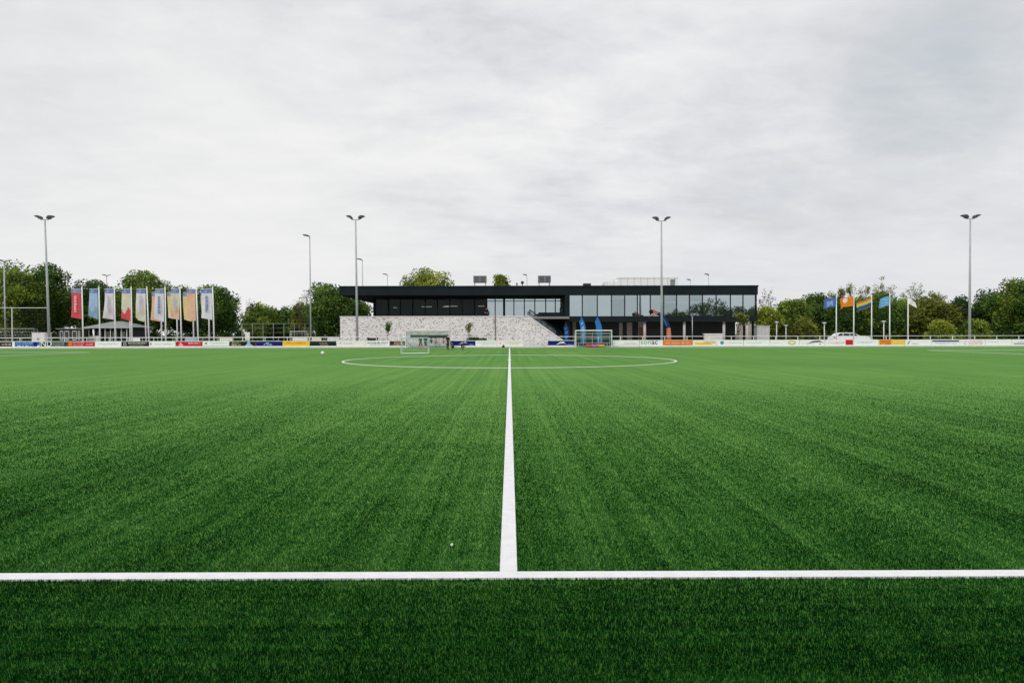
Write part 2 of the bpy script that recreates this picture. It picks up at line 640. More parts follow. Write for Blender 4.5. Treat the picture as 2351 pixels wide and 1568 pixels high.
V[:, 3] = np.stack([mx - ux * 0.85, my - uy * 0.85, mz], 1)
V[:, 4] = np.stack([bx + lx * hh * 1.05, by + ly * hh * 1.05, ZR + hh * np.clip(1.08 - 0.25 * lean, 0.6, 1.1)], 1)
base = (np.arange(N) * 5)[:, None]
L = np.concatenate([base + np.array([0, 1, 2, 3]), base + np.array([3, 2, 4])], 1).ravel()
sizes = np.tile([4, 3], N)
tone = np.clip(rng.normal(0.46, 1, N) * np.clip(0.85 / by, 0.06, 0.20) + 0.46 * (1 - np.clip(0.85 / by, 0.06, 0.20)) + 0.10 * sf, 0, 1)
tone = np.where(rng.uniform(0, 1, N) < 0.05, 1.0, tone)
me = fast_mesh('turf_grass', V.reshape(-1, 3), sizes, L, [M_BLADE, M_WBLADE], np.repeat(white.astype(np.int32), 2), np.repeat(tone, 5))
g = bpy.data.objects.new('turf_grass', me)
COL.objects.link(g)
tag(g, 'short dark green artificial turf fibres around the near touchline', 'grass', kind='stuff')

# ------------------------------------------------------------------ trees and plants


def rand_unit(n):
    v = rng.normal(size=(n, 3))
    return v / np.linalg.norm(v, axis=1)[:, None]


def leaf_cloud(centres, tones, per, spread, size, flat=1.0):
    k = len(centres)
    n = k * per
    c = np.repeat(centres, per, 0) + clipn(n) * np.repeat(spread, per)[:, None] * np.array([1, 1, 0.8 * flat])
    u = rand_unit(n)
    r = rand_unit(n)
    v = np.cross(u, r)
    v /= np.linalg.norm(v, axis=1)[:, None] + 1e-9
    s = size * rng.uniform(0.55, 1.35, n)[:, None]
    V = np.stack([c - u * s, c + v * s * 0.6, c + u * s, c - v * s * 0.6], 1).reshape(-1, 3)
    t = np.clip(np.repeat(tones, per) + rng.normal(0, 0.08, n), 0, 1)
    return V, np.repeat(t, 4)


def clipn(n):
    v = rng.normal(size=(n, 3))
    l = np.linalg.norm(v, axis=1)[:, None]
    return v * np.minimum(1.0, 1.7 / l)


LM = {
    'deep': leafmat('deep green leaves', (0.014, 0.038, 0.009), (0.056, 0.122, 0.020), (0.180, 0.275, 0.042)),
    'spring': leafmat('spring green leaves', (0.028, 0.060, 0.008), (0.110, 0.185, 0.019), (0.28, 0.36, 0.05)),
    'yellow': leafmat('yellow green leaves', (0.066, 0.094, 0.010), (0.20, 0.25, 0.022), (0.39, 0.44, 0.06)),
    'olive': leafmat('olive leaves', (0.042, 0.056, 0.009), (0.140, 0.165, 0.024), (0.29, 0.32, 0.055)),
    'fir': leafmat('dark fir needles', (0.010, 0.026, 0.012), (0.034, 0.074, 0.030), (0.075, 0.140, 0.050)),
    'buds': leafmat('brownish buds', (0.050, 0.044, 0.028), (0.11, 0.10, 0.06), (0.20, 0.19, 0.11)),
}


def tree(name, label, cat, px, Y, w_px, top, low, kind='spring', dens=1.0, group=None, shape='round', leaf=0.19, trunk=True):
    """a tree standing at picture column px and distance Y; w_px its crown width, top and low the rows of its crown"""
    base = Vector((PX(px, Y), Y, 0.0))
    sc = Y / F
    W = w_px * sc * 0.5
    zt, zl = PZ(top, Y, px) * 1.0, max(0.15, PZ(low, Y, px))
    W *= 0.92
    H = zt - zl
    root = thing(name, base, label, cat, group)
    k = int(max(10, min(150, 24 * dens * (W * W * H) ** 0.45)))
    cs = []
    while len(cs) < k:
        p = rng.uniform(-1, 1, 3)
        h = (p[2] + 1) / 2
        if shape == 'round':
            r = math.sqrt(max(0, 1 - abs(2 * h - 0.9) ** 2.3 / 1.4))
        elif shape == 'cone':
            r = (1 - h) ** 0.8 * 0.95 + 0.05
        elif shape == 'bush':
            r = math.sqrt(max(0, 1 - h ** 2))
        else:
            r = 0.35 + 0.65 * (1 - abs(2 * h - 0.8))
        q = math.hypot(p[0], p[1])
        if q > r or (q < r * 0.35 and 0.15 < h < 0.8 and rng.uniform() < 0.7):
            continue
        cs.append((p[0] * W * rng.uniform(0.85, 1.0), p[1] * W * 0.9, zl + H * (h * 0.94 + rng.normal(0, 0.02))))
    cs = np.array(cs)
    tones = np.clip(rng.normal(0.45, 0.27, k), 0.02, 0.98)
    spread = np.clip(rng.uniform(0.09, 0.17, k) * min(2 * W, H) + 0.14, 0.12, 0.85)
    per = int(95 * min(1.3, 0.6 + dens * 0.4))
    V, t = leaf_cloud(cs, tones, per, spread, leaf * (Y / 110) ** 0.5)
    V[:, 2] = np.maximum(V[:, 2], 0.03)
    nf = len(V) // 4
    me = fast_mesh('crown', V, np.full(nf, 4), np.arange(len(V)), [LM[kind]], None, t)
    c = bpy.data.objects.new('crown', me)
    COL.objects.link(c)
    c.parent = root
    if trunk:
        mb = MB()
        r0 = max(0.05, 0.028 * zt)
        topz = zl + H * 0.72
        bend = rng.normal(0, 0.04 * zt, 2)
        pts = [(base.x + bend[0] * q * q, base.y + bend[1] * q * q, topz * q) for q in (0, 0.12, 0.35, 0.65, 1.0)]
        mb.tube(pts, [r0 * 1.25, r0, r0 * 0.82, r0 * 0.5, r0 * 0.14], 7)
        for i in rng.choice(k, min(k, 14), replace=False):
            e = cs[i] + np.array([base.x, base.y, 0])
            z0 = max(0.3 * topz, e[2] - H * 0.30 - 0.4)
            q = min(0.95, z0 / topz)
            s0 = (base.x + bend[0] * q * q, base.y + bend[1] * q * q, topz * q)
            m_ = [(s0[j] + e[j]) / 2 + (0.10 * H * (j == 2)) * 0.4 for j in range(3)]
            mb.tube([s0, m_, tuple(e)], [r0 * 0.36, r0 * 0.2, r0 * 0.05], 5)
        obj('trunk', mb, BARK, root)
    return root


def bare_tree(label, px, Y, w_px, top, dens=1.0, leaf_n=120, kind='buds', group=None, name='bare_tree', spread=0.28, leaf=0.13):
    base = Vector((PX(px, Y), Y, 0.0))
    W = w_px * Y / F * 0.5
    zt = PZ(top, Y, px)
    root = thing(name, base, label, 'tree', group)
    mb = MB()
    r0 = 0.02 * zt
    ends = []

    def grow(p, d, ln, r, lev):
        q = [p]
        for s in range(3):
            d = (d + Vector(rng.normal(0, 0.13, 3)) + Vector((0, 0, 0.06))).normalized()
            q.append(q[-1] + d * ln / 3)
        mb.tube(q, [r, r * 0.85, r * 0.7, r * 0.5], 5 if lev < 2 else 3)
        if lev >= 4:
            ends.append(q[-1])
            return
        for i in range(3 if lev < 3 else 2 + int(dens)):
            a = rng.uniform(0, 2 * math.pi)
            sp = rng.uniform(0.35, 0.8) * min(1.2, W / (zt * 0.3))
            nd = (d + Vector((math.cos(a) * sp, math.sin(a) * sp, 0.12))).normalized()
            grow(q[rng.integers(2, 4)], nd, ln * rng.uniform(0.6, 0.82), max(0.012, r * 0.52), lev + 1)
        ends.append(q[-1])
    grow(base, Vector((0, 0, 1)), zt * 0.34, r0, 0)
    zs = max(v[2] for v in mb.v)
    f = zt / zs
    xs = max(abs(v[0] - base.x) for v in mb.v)
    fx = min(1.4, W / xs)
    mp = lambda v: (base.x + (v[0] - base.x) * fx, base.y + (v[1] - base.y) * fx, v[2] * f)
    mb.v = [mp(v) for v in mb.v]
    obj('trunk', mb, BARK, root)
    e = np.array([mp(v) for v in ends])
    pick = e[rng.integers(0, len(e), leaf_n)] - np.array(base)
    V, t = leaf_cloud(pick, rng.uniform(0.2, 0.8, leaf_n), 5, np.full(leaf_n, spread), leaf)
    me = fast_mesh('crown', V, np.full(len(V) // 4, 4), np.arange(len(V)), [LM[kind]], None, t)
    c = bpy.data.objects.new('crown', me)
    COL.objects.link(c)
    c.parent = root
    return root


GL, GR = 'trees along the left side of the ground', 'trees along the right side of the ground'
tree('broadleaf_tree', 'tallest green tree at the left edge, behind the tall net frame', 'tree', 22, 118, 150, 599, 752, 'spring', 1.5, GL)
tree('broadleaf_tree', 'ragged dark tree right of the leftmost floodlight mast, thin at its tip', 'tree', 108, 124, 92, 601, 745, 'deep', 0.8, GL)
tree('broadleaf_tree', 'dark tree behind the leftmost floodlight mast, filling under the ragged tree', 'tree', 95, 132, 120, 655, 760, 'deep', 1.2, GL)
tree('broadleaf_tree', 'round mid green tree behind the red and pale blue banners', 'tree', 208, 126, 112, 645, 750, 'deep', 1.2, GL)
tree('broadleaf_tree', 'rounded bright green tree rising above the cream and red banner', 'tree', 335, 122, 118, 622, 750, 'spring', 1.4, GL)
tree('broadleaf_tree', 'dark tree between the white banners, lower than its bright neighbour', 'tree', 415, 128, 90, 660, 755, 'deep', 1.1, GL)
tree('broadleaf_tree', 'dark spreading tree behind the last white banner with blue lettering', 'tree', 492, 120, 108, 657, 758, 'deep', 1.3, GL)
tree('broadleaf_tree', 'dark tree behind the grey roofed pavilion', 'tree', 270, 134, 90, 664, 760, 'deep', 1.1, GL)
tree('broadleaf_tree', 'low yellow green tree right of the banners, behind the wire ball fence', 'tree', 600, 150, 85, 702, 770, 'spring', 1.2, GL)
tree('broadleaf_tree', 'low dark green tree left of the hooked lamp mast, behind the small goals', 'tree', 662, 152, 70, 708, 770, 'deep', 1.2, GL)
tree('broadleaf_tree', 'small olive tree at the foot of the budding bare tree', 'tree', 695, 142, 46, 700, 768, 'olive', 0.9, GL)
tree('broadleaf_tree', 'dense green tree beside the left end of the clubhouse roof', 'tree', 757, 108, 104, 647, 762, 'deep', 1.6, GL)
tree('broadleaf_tree', 'dark tree standing under the left roof overhang of the clubhouse', 'tree', 822, 116, 60, 692, 765, 'deep', 1.1, GL)
bare_tree('nearly bare budding tree left of the dense tree by the clubhouse', 694, 130, 70, 666, 1.2, 70, 'buds', GL)
bare_tree('thin bare tree between the last banner and the low green trees', 571, 150, 44, 686, 1.0, 40, 'buds', GL)
tree('broadleaf_tree', 'bright yellow green tree showing above the left half of the clubhouse roof', 'tree', 980, 132, 132, 618, 740, 'yellow', 1.9, 'trees behind the clubhouse')
tree('broadleaf_tree', 'small yellowish tree top between the rooftop ventilation units', 'tree', 1148, 138, 48, 632, 740, 'yellow', 1.0, 'trees behind the clubhouse')
bare_tree('pale pinkish bare tree just right of the clubhouse', 1752, 128, 46, 660, 1.0, 50, 'buds', GR)
tree('broadleaf_tree', 'small bright green tree against the right end of the clubhouse', 'tree', 1757, 112, 58, 708, 764, 'yellow', 1.0, GR)
tree('broadleaf_tree', 'low green tree behind the two short lamp posts', 'tree', 1822, 128, 76, 688, 766, 'spring', 1.3, GR)
tree('broadleaf_tree', 'mid green tree left of the blue flag', 'tree', 1868, 132, 80, 678, 766, 'deep', 1.3, GR)
for (px, w_, top, kd, lb) in (
        (1925, 84, 686, 'deep', 'dark green tree behind the blue flag and white car'),
        (1975, 84, 684, 'spring', 'green tree behind the orange flag'),
        (2030, 86, 676, 'deep', 'dark green tree behind the rainbow flag'),
        (2082, 84, 690, 'yellow', 'yellow green tree behind the small white flag'),
        (2135, 88, 686, 'olive', 'olive tree right of the white flag'),
        (2180, 70, 700, 'olive', 'low olive tree left of the rightmost floodlight mast')):
    tree('broadleaf_tree', lb, 'tree', px, 130 + rng.uniform(-5, 5), w_, top, 768, kd, 1.35, GR)
for (px, w_, top, lb) in ((1905, 58, 662, 'thin leafed tree with spiky top above the blue flag'),
                          (1968, 56, 648, 'tall thin leafed tree between the orange and rainbow flags'),
                          (2028, 62, 640, 'tallest thin leafed tree left of the light blue flag'),
                          (2104, 66, 652, 'spreading thin leafed tree above the small white flag'),
                          (2142, 40, 672, 'short twiggy tree right of the small white flag')):
    bare_tree(lb, px, 138 + rng.uniform(-3, 3), w_, top, 1.4, 300, 'olive', GR)
tree('conifer', 'dark fir left of the rightmost floodlight mast', 'tree', 2208, 126, 52, 664, 770, 'fir', 1.5, GR, 'cone')
tree('conifer', 'dark fir just right of the rightmost floodlight mast', 'tree', 2258, 124, 60, 668, 770, 'fir', 1.6, GR, 'cone')
tree('broadleaf_tree', 'dark green bushy tree between the firs and the tall corner tree', 'tree', 2285, 122, 80, 674, 768, 'deep', 1.4, GR)
tree('broadleaf_tree', 'tall olive green tree at the right edge of the picture', 'tree', 2340, 116, 96, 640, 766, 'spring', 1.5, GR)
tree('broadleaf_tree', 'dark tree overlapping the right picture edge', 'tree', 2385, 112, 90, 634, 766, 'deep', 1.3, GR)
for (px, w_, top, kd, lb) in ((2240, 60, 735, 'spring', 'bright green bush at the foot of the rightmost floodlight'),
                              (2160, 56, 738, 'yellow', 'yellow green bush right of the yellow hoarding'),
                              (2310, 70, 736, 'deep', 'dark bush near the right picture edge'),
                              (1845, 60, 735, 'olive', 'brownish bush behind the lamp posts'),
                              (1792, 36, 722, 'olive', 'brownish bush right of the clubhouse')):
    tree('shrub', lb, 'bush', px, 116, w_, top, 782, kd, 1.2, 'bushes under the right trees', 'bush', trunk=False)


def hedge(label, x0, x1, Y, top, kind):
    a, b = PX(x0, Y), PX(x1, Y)
    zt = PZ(top, Y, x0)
    root = thing('hedge', ((a + b) / 2, Y, 0), label, 'hedge')
    k = int((b - a) * 5.5)
    cs = np.stack([rng.uniform(a, b, k) - (a + b) / 2, rng.uniform(-1.6, 1.6, k), rng.uniform(0, 1, k) ** 1.25 * zt * 0.92 * rng.uniform(0.8, 1.06, k)], 1)
    V, t = leaf_cloud(cs, np.clip(rng.normal(0.33, 0.15, k), 0, 1), 60, np.full(k, 0.5), 0.24)
    V[:, 2] = np.maximum(V[:, 2], 0.03)
    me = fast_mesh('foliage', V, np.full(len(V) // 4, 4), np.arange(len(V)), [LM[kind]], None, t)
    c = bpy.data.objects.new('foliage', me)
    COL.objects.link(c)
    c.parent = root
    mb = MB()
    for x in np.linspace(a + 0.5, b - 0.5, max(3, int((b - a) / 1.6))):
        mb.tube([(x, Y, 0), (x + 0.1, Y, zt * 0.35), (x, Y, zt * 0.7)], [0.07, 0.05, 0.02], 5)
    obj('stem', mb, BARK, root)


hedge('dark hedge behind the banners and the pavilion', -20, 430, 142, 722, 'deep')
hedge('dark hedge behind the wire ball fence left of the clubhouse', 430, 800, 158, 733, 'deep')
hedge('dark undergrowth hedge under the trees right of the clubhouse', 1770, 2100, 140, 735, 'olive')
hedge('dark hedge under the firs at the right', 2100, 2420, 136, 728, 'deep')

# trees behind the photographer, seen only as reflections in the clubhouse glass
for (X, Y, w_, h_, lb) in ((53, -42, 11, 8.6, 'rounded low tree behind the near side, mirrored left of the broad one'),
                           (64, -44, 15, 12.5, 'broad tree behind the near side of the pitch, mirrored in the right windows'),
                           (73, -40, 16, 10, 'lower tree behind the near side of the pitch, mirrored beside the broad one'),
                           (82, -46, 14, 11.5, 'far right tree behind the near side, mirrored at the window corner')):
    base = Vector((X, Y, 0))
    root = thing('broadleaf_tree', base, lb, 'tree', 'trees behind the near touchline')
    k = 90
    u = rand_unit(k) * rng.uniform(0.5, 1, k)[:, None]
    cs = u * np.array([w_ / 2, w_ / 2, h_ * 0.42]) + np.array([0, 0, h_ * 0.56])
    V, t = leaf_cloud(cs, rng.uniform(0.2, 0.6, k), 50, np.full(k, 0.8), 0.3)
    me = fast_mesh('crown', V, np.full(len(V) // 4, 4), np.arange(len(V)), [LM['deep']], None, t)
    c = bpy.data.objects.new('crown', me); COL.objects.link(c); c.parent = root
    obj('trunk', MB().tube([base, base + Vector((0.2, 0, h_ * 0.3)), base + Vector((0, 0, h_ * 0.7))], [0.35, 0.28, 0.08], 8), BARK, root)

# ------------------------------------------------------------------ clubhouse
YB, YG, YW = 86.0, 90.0, 84.0
xL, xR = PX(780, YB), PX(1740, YB)
zRT, zFB = PZ(657, YB), PZ(677.5, YB)
zGT, zGB, zLF = PZ(674.5, YB), PZ(727.5, YB), PZ(738, YB)
xM = PX(1306, YB)
xBL = PX(857, YG)
xCol0, xCol1 = PX(1297, YB), PX(1306, YB)
BACK = 106.0
CLUB = thing('clubhouse', (PX(1250, YB), YB, 0), 'long black two storey clubhouse with a glazed upper floor behind the pitch', 'building')
roof = obj('roof', MB().box(xL, xR, YB, BACK, zFB, zRT).box(xL - 0.06, xR + 0.06, YB - 0.06, YB, zRT - 0.16, zRT + 0.05)
           .box(xL - 0.06, xL, YB, BACK, zRT - 0.16, zRT + 0.05).box(xR, xR + 0.06, YB, BACK, zRT - 0.16, zRT + 0.05), ANTHRA, CLUB)
# soffit under the left overhang
obj('soffit', MB().box(xL + 0.25, xM, YB + 0.3, BACK - 0.3, zFB - 0.10, zFB - 0.003), ANTHRA2, CLUB)
zT = PZ(726, YW)               # terrace level
PAVE = mat('terrace slab', (0.20, 0.20, 0.20), 0.85)
obj('terrace_floor', MB().box(PX(786, YW), xM - 0.05, YW + 0.55, BACK - 0.5, zT - 0.32, zT - 0.04), PAVE, CLUB)
obj('wall', MB().box(xBL, xBL + 0.3, YG, BACK - 0.2, zT - 0.035, zFB - 0.105), ANTHRA, CLUB)
obj('wall', MB().box(xBL + 0.3, xR - 0.2, BACK - 0.5, BACK - 0.2, 0, zFB - 0.11), mat('pale interior wall', (0.42, 0.43, 0.42), 0.8), CLUB)
obj('column', MB().box(xCol0, xCol1, YB + 0.02, YG + 0.4, 0, zFB - 0.003), ANTHRA, CLUB)
GD = glassmat('dark terrace glass', 0.010, (0.75, 0.80, 0.80), 0.85, (0.004, 0.005, 0.005))
GB = glassmat('sky reflecting glass', 0.52, (0.55, 0.62, 0.62), 0.45, (0.10, 0.12, 0.125))
GF = glassmat('front glass', 0.50, (0.70, 0.78, 0.76), 0.65, (0.07, 0.085, 0.085))
GF2 = glassmat('front glass greyer', 0.42, (0.62, 0.72, 0.70), 0.75, (0.06, 0.075, 0.075))
GF3 = glassmat('front glass clearer', 0.33, (0.66, 0.76, 0.74), 0.85, (0.05, 0.065, 0.065))
GR_ = glassmat('clear corner glass', 0.55, (0.35, 0.40, 0.40), 0.35, (0.02, 0.025, 0.025))


def glazing(xs, Y, z0, z1, gm, fr=0.06, rail=None):
    for i in range(len(xs) - 1):
        a, b = xs[i] + fr / 2, xs[i + 1] - fr / 2
        m_ = gm(i) if callable(gm) else gm
        wd = obj('window', MB().box(a, a + 0.035, Y - 0.03, Y + 0.08, z0, z1).box(b - 0.035, b, Y - 0.03, Y + 0.08, z0, z1)
                 .box(a + 0.035, b - 0.035, Y - 0.03, Y + 0.08, z0, z0 + 0.06).box(a + 0.035, b - 0.035, Y - 0.03, Y + 0.08, z1 - 0.06, z1), ANTHRA, CLUB)
        obj('pane', MB().box(a + 0.036, b - 0.036, Y + 0.01, Y + 0.034, z0 + 0.061, z1 - 0.061), m_, wd)
        if rail:
            obj('transom', MB().box(a + 0.036, b - 0.036, Y - 0.02, Y + 0.008, rail, rail + 0.09), ANTHRA, wd)
    for q in xs:
        obj('mullion', MB().box(q - fr / 2 + 0.002, q + fr / 2 - 0.002, Y - 0.07, Y + 0.1, z0, z1), ANTHRA, CLUB)


# recessed terrace glazing: dark half with the room behind, then the half that mirrors the sky
xsd = list(np.linspace(xBL + 0.33, PX(1118, YG), 10))
glazing(xsd, YG, zT - 0.03, zFB - 0.11, GD)
xsb = [PX(q, YG) for q in (1118, 1137, 1157.5, 1180, 1204, 1228, 1253, 1275, 1295)]
glazing(xsb, YG, zT - 0.03, zFB - 0.11, GB, rail=zFB - 0.62)
obj('mullion', MB().box(PX(1155, YG), PX(1160, YG), YG - 0.16, YG - 0.072, zT - 0.03, zFB - 0.11), ANTHRA, CLUB)
# the front volume
xsf = [PX(q, YB) for q in (1307, 1337, 1371.5, 1404, 1434.5, 1463.5, 1493.3, 1524, 1553.5, 1583, 1613, 1644.4, 1677, 1706, 1734.6)]
glazing(xsf, YB + 0.05, zGB, zFB - 0.003, lambda i: (GF, GF2, GF, GF3, GF2, GF, GF2, GF3, GF2, GF3)[i] if i < 10 else GR_)
xsS = list(np.linspace(YB + 0.2, BACK - 0.6, 9))
sw = obj('window', MB().box(xR - 0.1, xR - 0.05, YB + 0.16, BACK - 0.52, zGB, zFB - 0.004), GR_, CLUB)
obj('fascia', MB().box(xM + 0.002, xR - 0.02, YB - 0.02, YB + 0.5, zLF, zGB - 0.003).box(xR - 0.3, xR - 0.02, YB + 0.5, BACK - 0.52, zLF, zGB - 0.003), ANTHRA, CLUB)
obj('upper_floor', MB().box(xM + 0.01, xR - 0.31, YB + 0.51, BACK - 0.52, zLF + 0.02, zGB - 0.05), mat('grey floor', (0.30, 0.30, 0.29), 0.7), CLUB)
obj('upper_floor', MB().box(xBL + 0.31, xM - 0.06, YG + 0.2, BACK - 0.52, zT - 0.037, zT - 0.02), mat('grey floor', (0.30, 0.30, 0.29), 0.7), CLUB)
# partition with pale wall half way back, blinds at the head of the panes
obj('interior_wall', MB().box(xBL + 0.35, PX(1118, YG), 95.0, 95.2, zT - 0.015, zFB - 0.11), mat('dark bar wall', (0.018, 0.017, 0.016), 0.8, var=0.5, scale=0.7), CLUB)
obj('interior_wall', MB().box(xM + 0.4, PX(1560, YB), 94.0, 94.2, zGB, zFB - 0.11), mat('white room wall', (0.75, 0.75, 0.72), 0.8), CLUB)
BLIND = mat('white roller blind', (0.72, 0.75, 0.76), 0.8)
for i in range(10):
    a, b = xsf[i] + 0.08, xsf[i + 1] - 0.08
    dz_ = (0.45, 0.42, 0.45, 0.5, 0.44, 0.42, 0.46, 0.45, 0.48, 0.4)[i]
    obj('roller_blind', MB().box(a, b, YB + 0.16, YB + 0.175, zFB - 0.06 - dz_, zFB - 0.06), BLIND, CLUB)
LAMP = MT('lit ceiling lamp'); LAMP.set(Emission_Color=(1.0, 0.93, 0.80, 1), Emission_Strength=0.6)
for (a, b, q) in ((1022, 1050, 703), (1017, 1030, 704), (1098, 1112, 703), (968, 991, 704), (903, 911, 706)):
    obj('ceiling_lamp', MB().box(PX(a, 94), PX(b, 94), 94.0, 94.2, PZ(q, 94) - 0.03, PZ(q, 94) + 0.05), LAMP.m, CLUB)
# ground floor under the front volume
DARKW = mat('dark ground floor wall', (0.020, 0.020, 0.022), 0.7, var=0.3, scale=0.8)
obj('wall', MB().box(xM - 1.0, PX(1690, YG), YG + 0.3, YG + 0.6, 0, zLF - 0.004), DARKW, CLUB)
obj('wall', MB().box(PX(1210, YG), xM - 1.01, YG + 0.6, YG + 0.9, 0, zT - 0.33), DARKW, CLUB)
BEIGE = mat('beige render', (0.40, 0.36, 0.31), 0.85)
for (a, b, t_, col) in ((1422, 1430, 741, BEIGE), (1440, 1452, 741, BEIGE), (1466, 1482, 737, BEIGE), (1298, 1308, 742, mat('bluish door', (0.06, 0.08, 0.11), 0.3)),
                        (1315, 1323, 739, BEIGE)):
    obj('door', MB().box(PX(a, YG), PX(b, YG), YG + 0.2, YG + 0.298, 0.02, PZ(t_, YG)), col, CLUB)
BRICKR = mat('red brick', (0.26, 0.11, 0.08), 0.85)
obj('brick_panel', MB().box(PX(1468, YG), PX(1486, YG), YG + 0.1, YG + 0.19, 0.02, PZ(752, YG)), BRICKR, CLUB)
for k in range(3):
    z0 = PZ(768 - k * 5.2, YG)
    obj('wall_slat', MB().box(PX(1488, YG), PX(1540, YG), YG + 0.2, YG + 0.29, z0, z0 + 0.05), mat('grey slat', (0.16, 0.15, 0.14), 0.7), CLUB)
for q, r_ in ((1571, 0.17), (1662, 0.17), (1480, 0.17), (1715, 0.15)):
    obj('column', MB().tube([(PX(q, YB + 0.6), YB + 0.6, 0), (PX(q, YB + 0.6), YB + 0.6, zLF - 0.002)], r_, 14), mat('pale column', (0.50, 0.48, 0.45), 0.7), CLUB, True)
obj('drainpipe', MB().tube([(PX(1589.5, YB - 0.1), YB - 0.10, 0), (PX(1589.5, YB - 0.1), YB - 0.10, zGB)], 0.05, 10), GALV, CLUB, True)
for q in (1709, 1729):
    obj('column', MB().box(PX(q, YB + 3) - 0.12, PX(q, YB + 3) + 0.12, YB + 3, YB + 3.24, 0, zLF - 0.002), ANTHRA, CLUB)
# plant on the roof
LOUV = mat('grey louvre', (0.26, 0.28, 0.29), 0.5, 0.3)
LOUVD = mat('louvre shade', (0.10, 0.105, 0.11), 0.6)
YR = 93.0
for (x0, x1) in ((1087, 1117), (1236, 1265)):
    a, b, z0, z1 = PX(x0, YR), PX(x1, YR), PZ(648, YR), PZ(633, YR)
    u = obj('ventilation_unit', MB().box(a, b, YR, YR + 1.4, z0, z1), LOUV, roof)
    # legs and louvres are carried in the same unit as pieces below
    for k in range(2):
        aa, bb = a + (b - a) * (0.06 + k * 0.48), a + (b - a) * (0.46 + k * 0.48)
        mb = MB()
        for j in range(5):
            zz = z0 + (z1 - z0) * (0.10 + 0.17 * j)
            mb.box(aa, bb, YR - 0.05, YR - 0.002, zz, zz + (z1 - z0) * 0.09)
        obj('louvre', mb, LOUVD, CLUB)
    mb = MB()
    for xx in (a + 0.1, b - 0.2):
        mb.box(xx, xx + 0.1, YR + 0.1, YR + 1.3, zRT + 0.002, z0 - 0.002)
    obj('unit_foot', mb, GALV, CLUB)
tpl = MT('pale ribbed cladding')
wv = tpl.n('ShaderNodeTexWave', {'Vector': tpl.n('ShaderNodeTexCoord').outputs['Object'], 'Scale': 0.33, 'Distortion': 0.0}, bands_direction='X').outputs['Fac']
tpl.set(Base_Color=tpl.ramp(wv, [(0.03, (0.70, 0.72, 0.72)), (0.12, (0.88, 0.89, 0.88))]), Roughness=0.5)
PALEP = tpl.m
a, b = PX(1418, 97), PX(1557, 97)
obj('plant_room', MB().box(a, b, 97, 101, zRT + 0.003, PZ(639.5, 97)).box(a - 1.7, a - 0.003, 97.2, 100.8, zRT + 0.003, PZ(647, 97))
    .box(a - 0.06, b + 0.06, 96.94, 101.06, PZ(639.5, 97) + 0.003, PZ(638, 97)), PALEP, CLUB)
obj('chimney', MB().box(PX(1541, 95), PX(1550, 95), 95, 95.6, zRT + 0.003, PZ(644, 95)).box(PX(1540, 95), PX(1551, 95), 94.95, 95.65, PZ(644, 95) + 0.002, PZ(642.5, 95)), LOUV, roof)
obj('roof_box', MB().box(PX(1340, 88), PX(1357, 88), 88, 89, zRT + 0.06, PZ(651, 88)), BLACK, roof)
for (q, t_, r_) in ((1163, 648, 0.2), (1199.5, 649, 0.2), (1187, 652, 0.12)):
    x_ = PX(q, 92)
    zz = PZ(t_, 92)
    obj('roof_vent', MB().tube([(x_, 92, zRT + 0.003), (x_, 92, zz - r_)], 0.05, 8).tube([(x_, 92, zz - r_), (x_, 92, zz - r_ * 0.4), (x_, 92, zz + r_ * 0.5), (x_, 92, zz + r_)], [r_ * 0.7, r_, r_, r_ * 0.4], 10), BLACK, roof)
# roof edge guard rail
mb = MB()
for x in np.arange(PX(1195, 96), PX(1345, 96), 2.0):
    mb.tube([(x, 96, zRT + 0.003), (x, 96, zRT + 0.62)], 0.02, 5)
mb.tube([(PX(1195, 96), 96, zRT + 0.6), (PX(1345, 96), 96, zRT + 0.6)], 0.022, 5)
obj('guard_rail', mb, GALV, roof)

mb = MB().box(PX(1236, YB + 0.9), xCol0 - 0.01, YB + 0.9, YB + 0.94, zT - 0.03, zT + 0.55)
obj('balustrade', mb, ANTHRA, CLUB)
# outside stair beside the stone wall, with its rails
st = thing('outdoor_stair', (PX(1255, 86), 86.2, 0), 'dark outside stair with glass balustrade descending beside the stone wall', 'stairs')
sx0, sx1 = PX(1216, 86), PX(1306, 86)
n = 20
mb = MB()
for i in range(n):
    xa = sx0 + (sx1 - sx0) * i / n
    xb = sx0 + (sx1 - sx0) * (i + 1) / n
    mb.box(xa, xb - 0.001, YW + 0.7, YW + 3.2, 0, (zT - 0.05) * (1 - (i + 1) / (n + 1)))
obj('steps', mb, mat('dark stair concrete', (0.10, 0.105, 0.10), 0.85), st)
tl = lambda x: (zT - 0.05) * (1 - (x - sx0) / (sx1 - sx0))
for yy in (YW + 0.78, YW + 3.1):
    mb = MB()
    mb.tube([(sx0, yy, zT + 0.85), (sx1 - 0.4, yy, tl(sx1 - 0.4) + 0.92)], 0.035, 8)
    for i in range(7):
        x = sx0 + (sx1 - 0.4 - sx0) * i / 6
        mb.tube([(x, yy, tl(x)), (x, yy, tl(x) + 0.93)], 0.025, 6)
    obj('handrail', mb, ANTHRA, st)
    mb = MB().add([(sx0 + 0.05, yy + 0.02, zT + 0.05), (sx1 - 0.5, yy + 0.02, tl(sx1 - 0.5) + 0.12), (sx1 - 0.5, yy + 0.02, tl(sx1 - 0.5) + 0.85), (sx0 + 0.05, yy + 0.02, zT + 0.78)], [(0, 1, 2, 3)])
    if yy > YW + 1:
        obj('glass_panel', mb, glassmat('balustrade glass', 0.12, (0.7, 0.76, 0.75), 0.9, (0.1, 0.12, 0.12)), st)

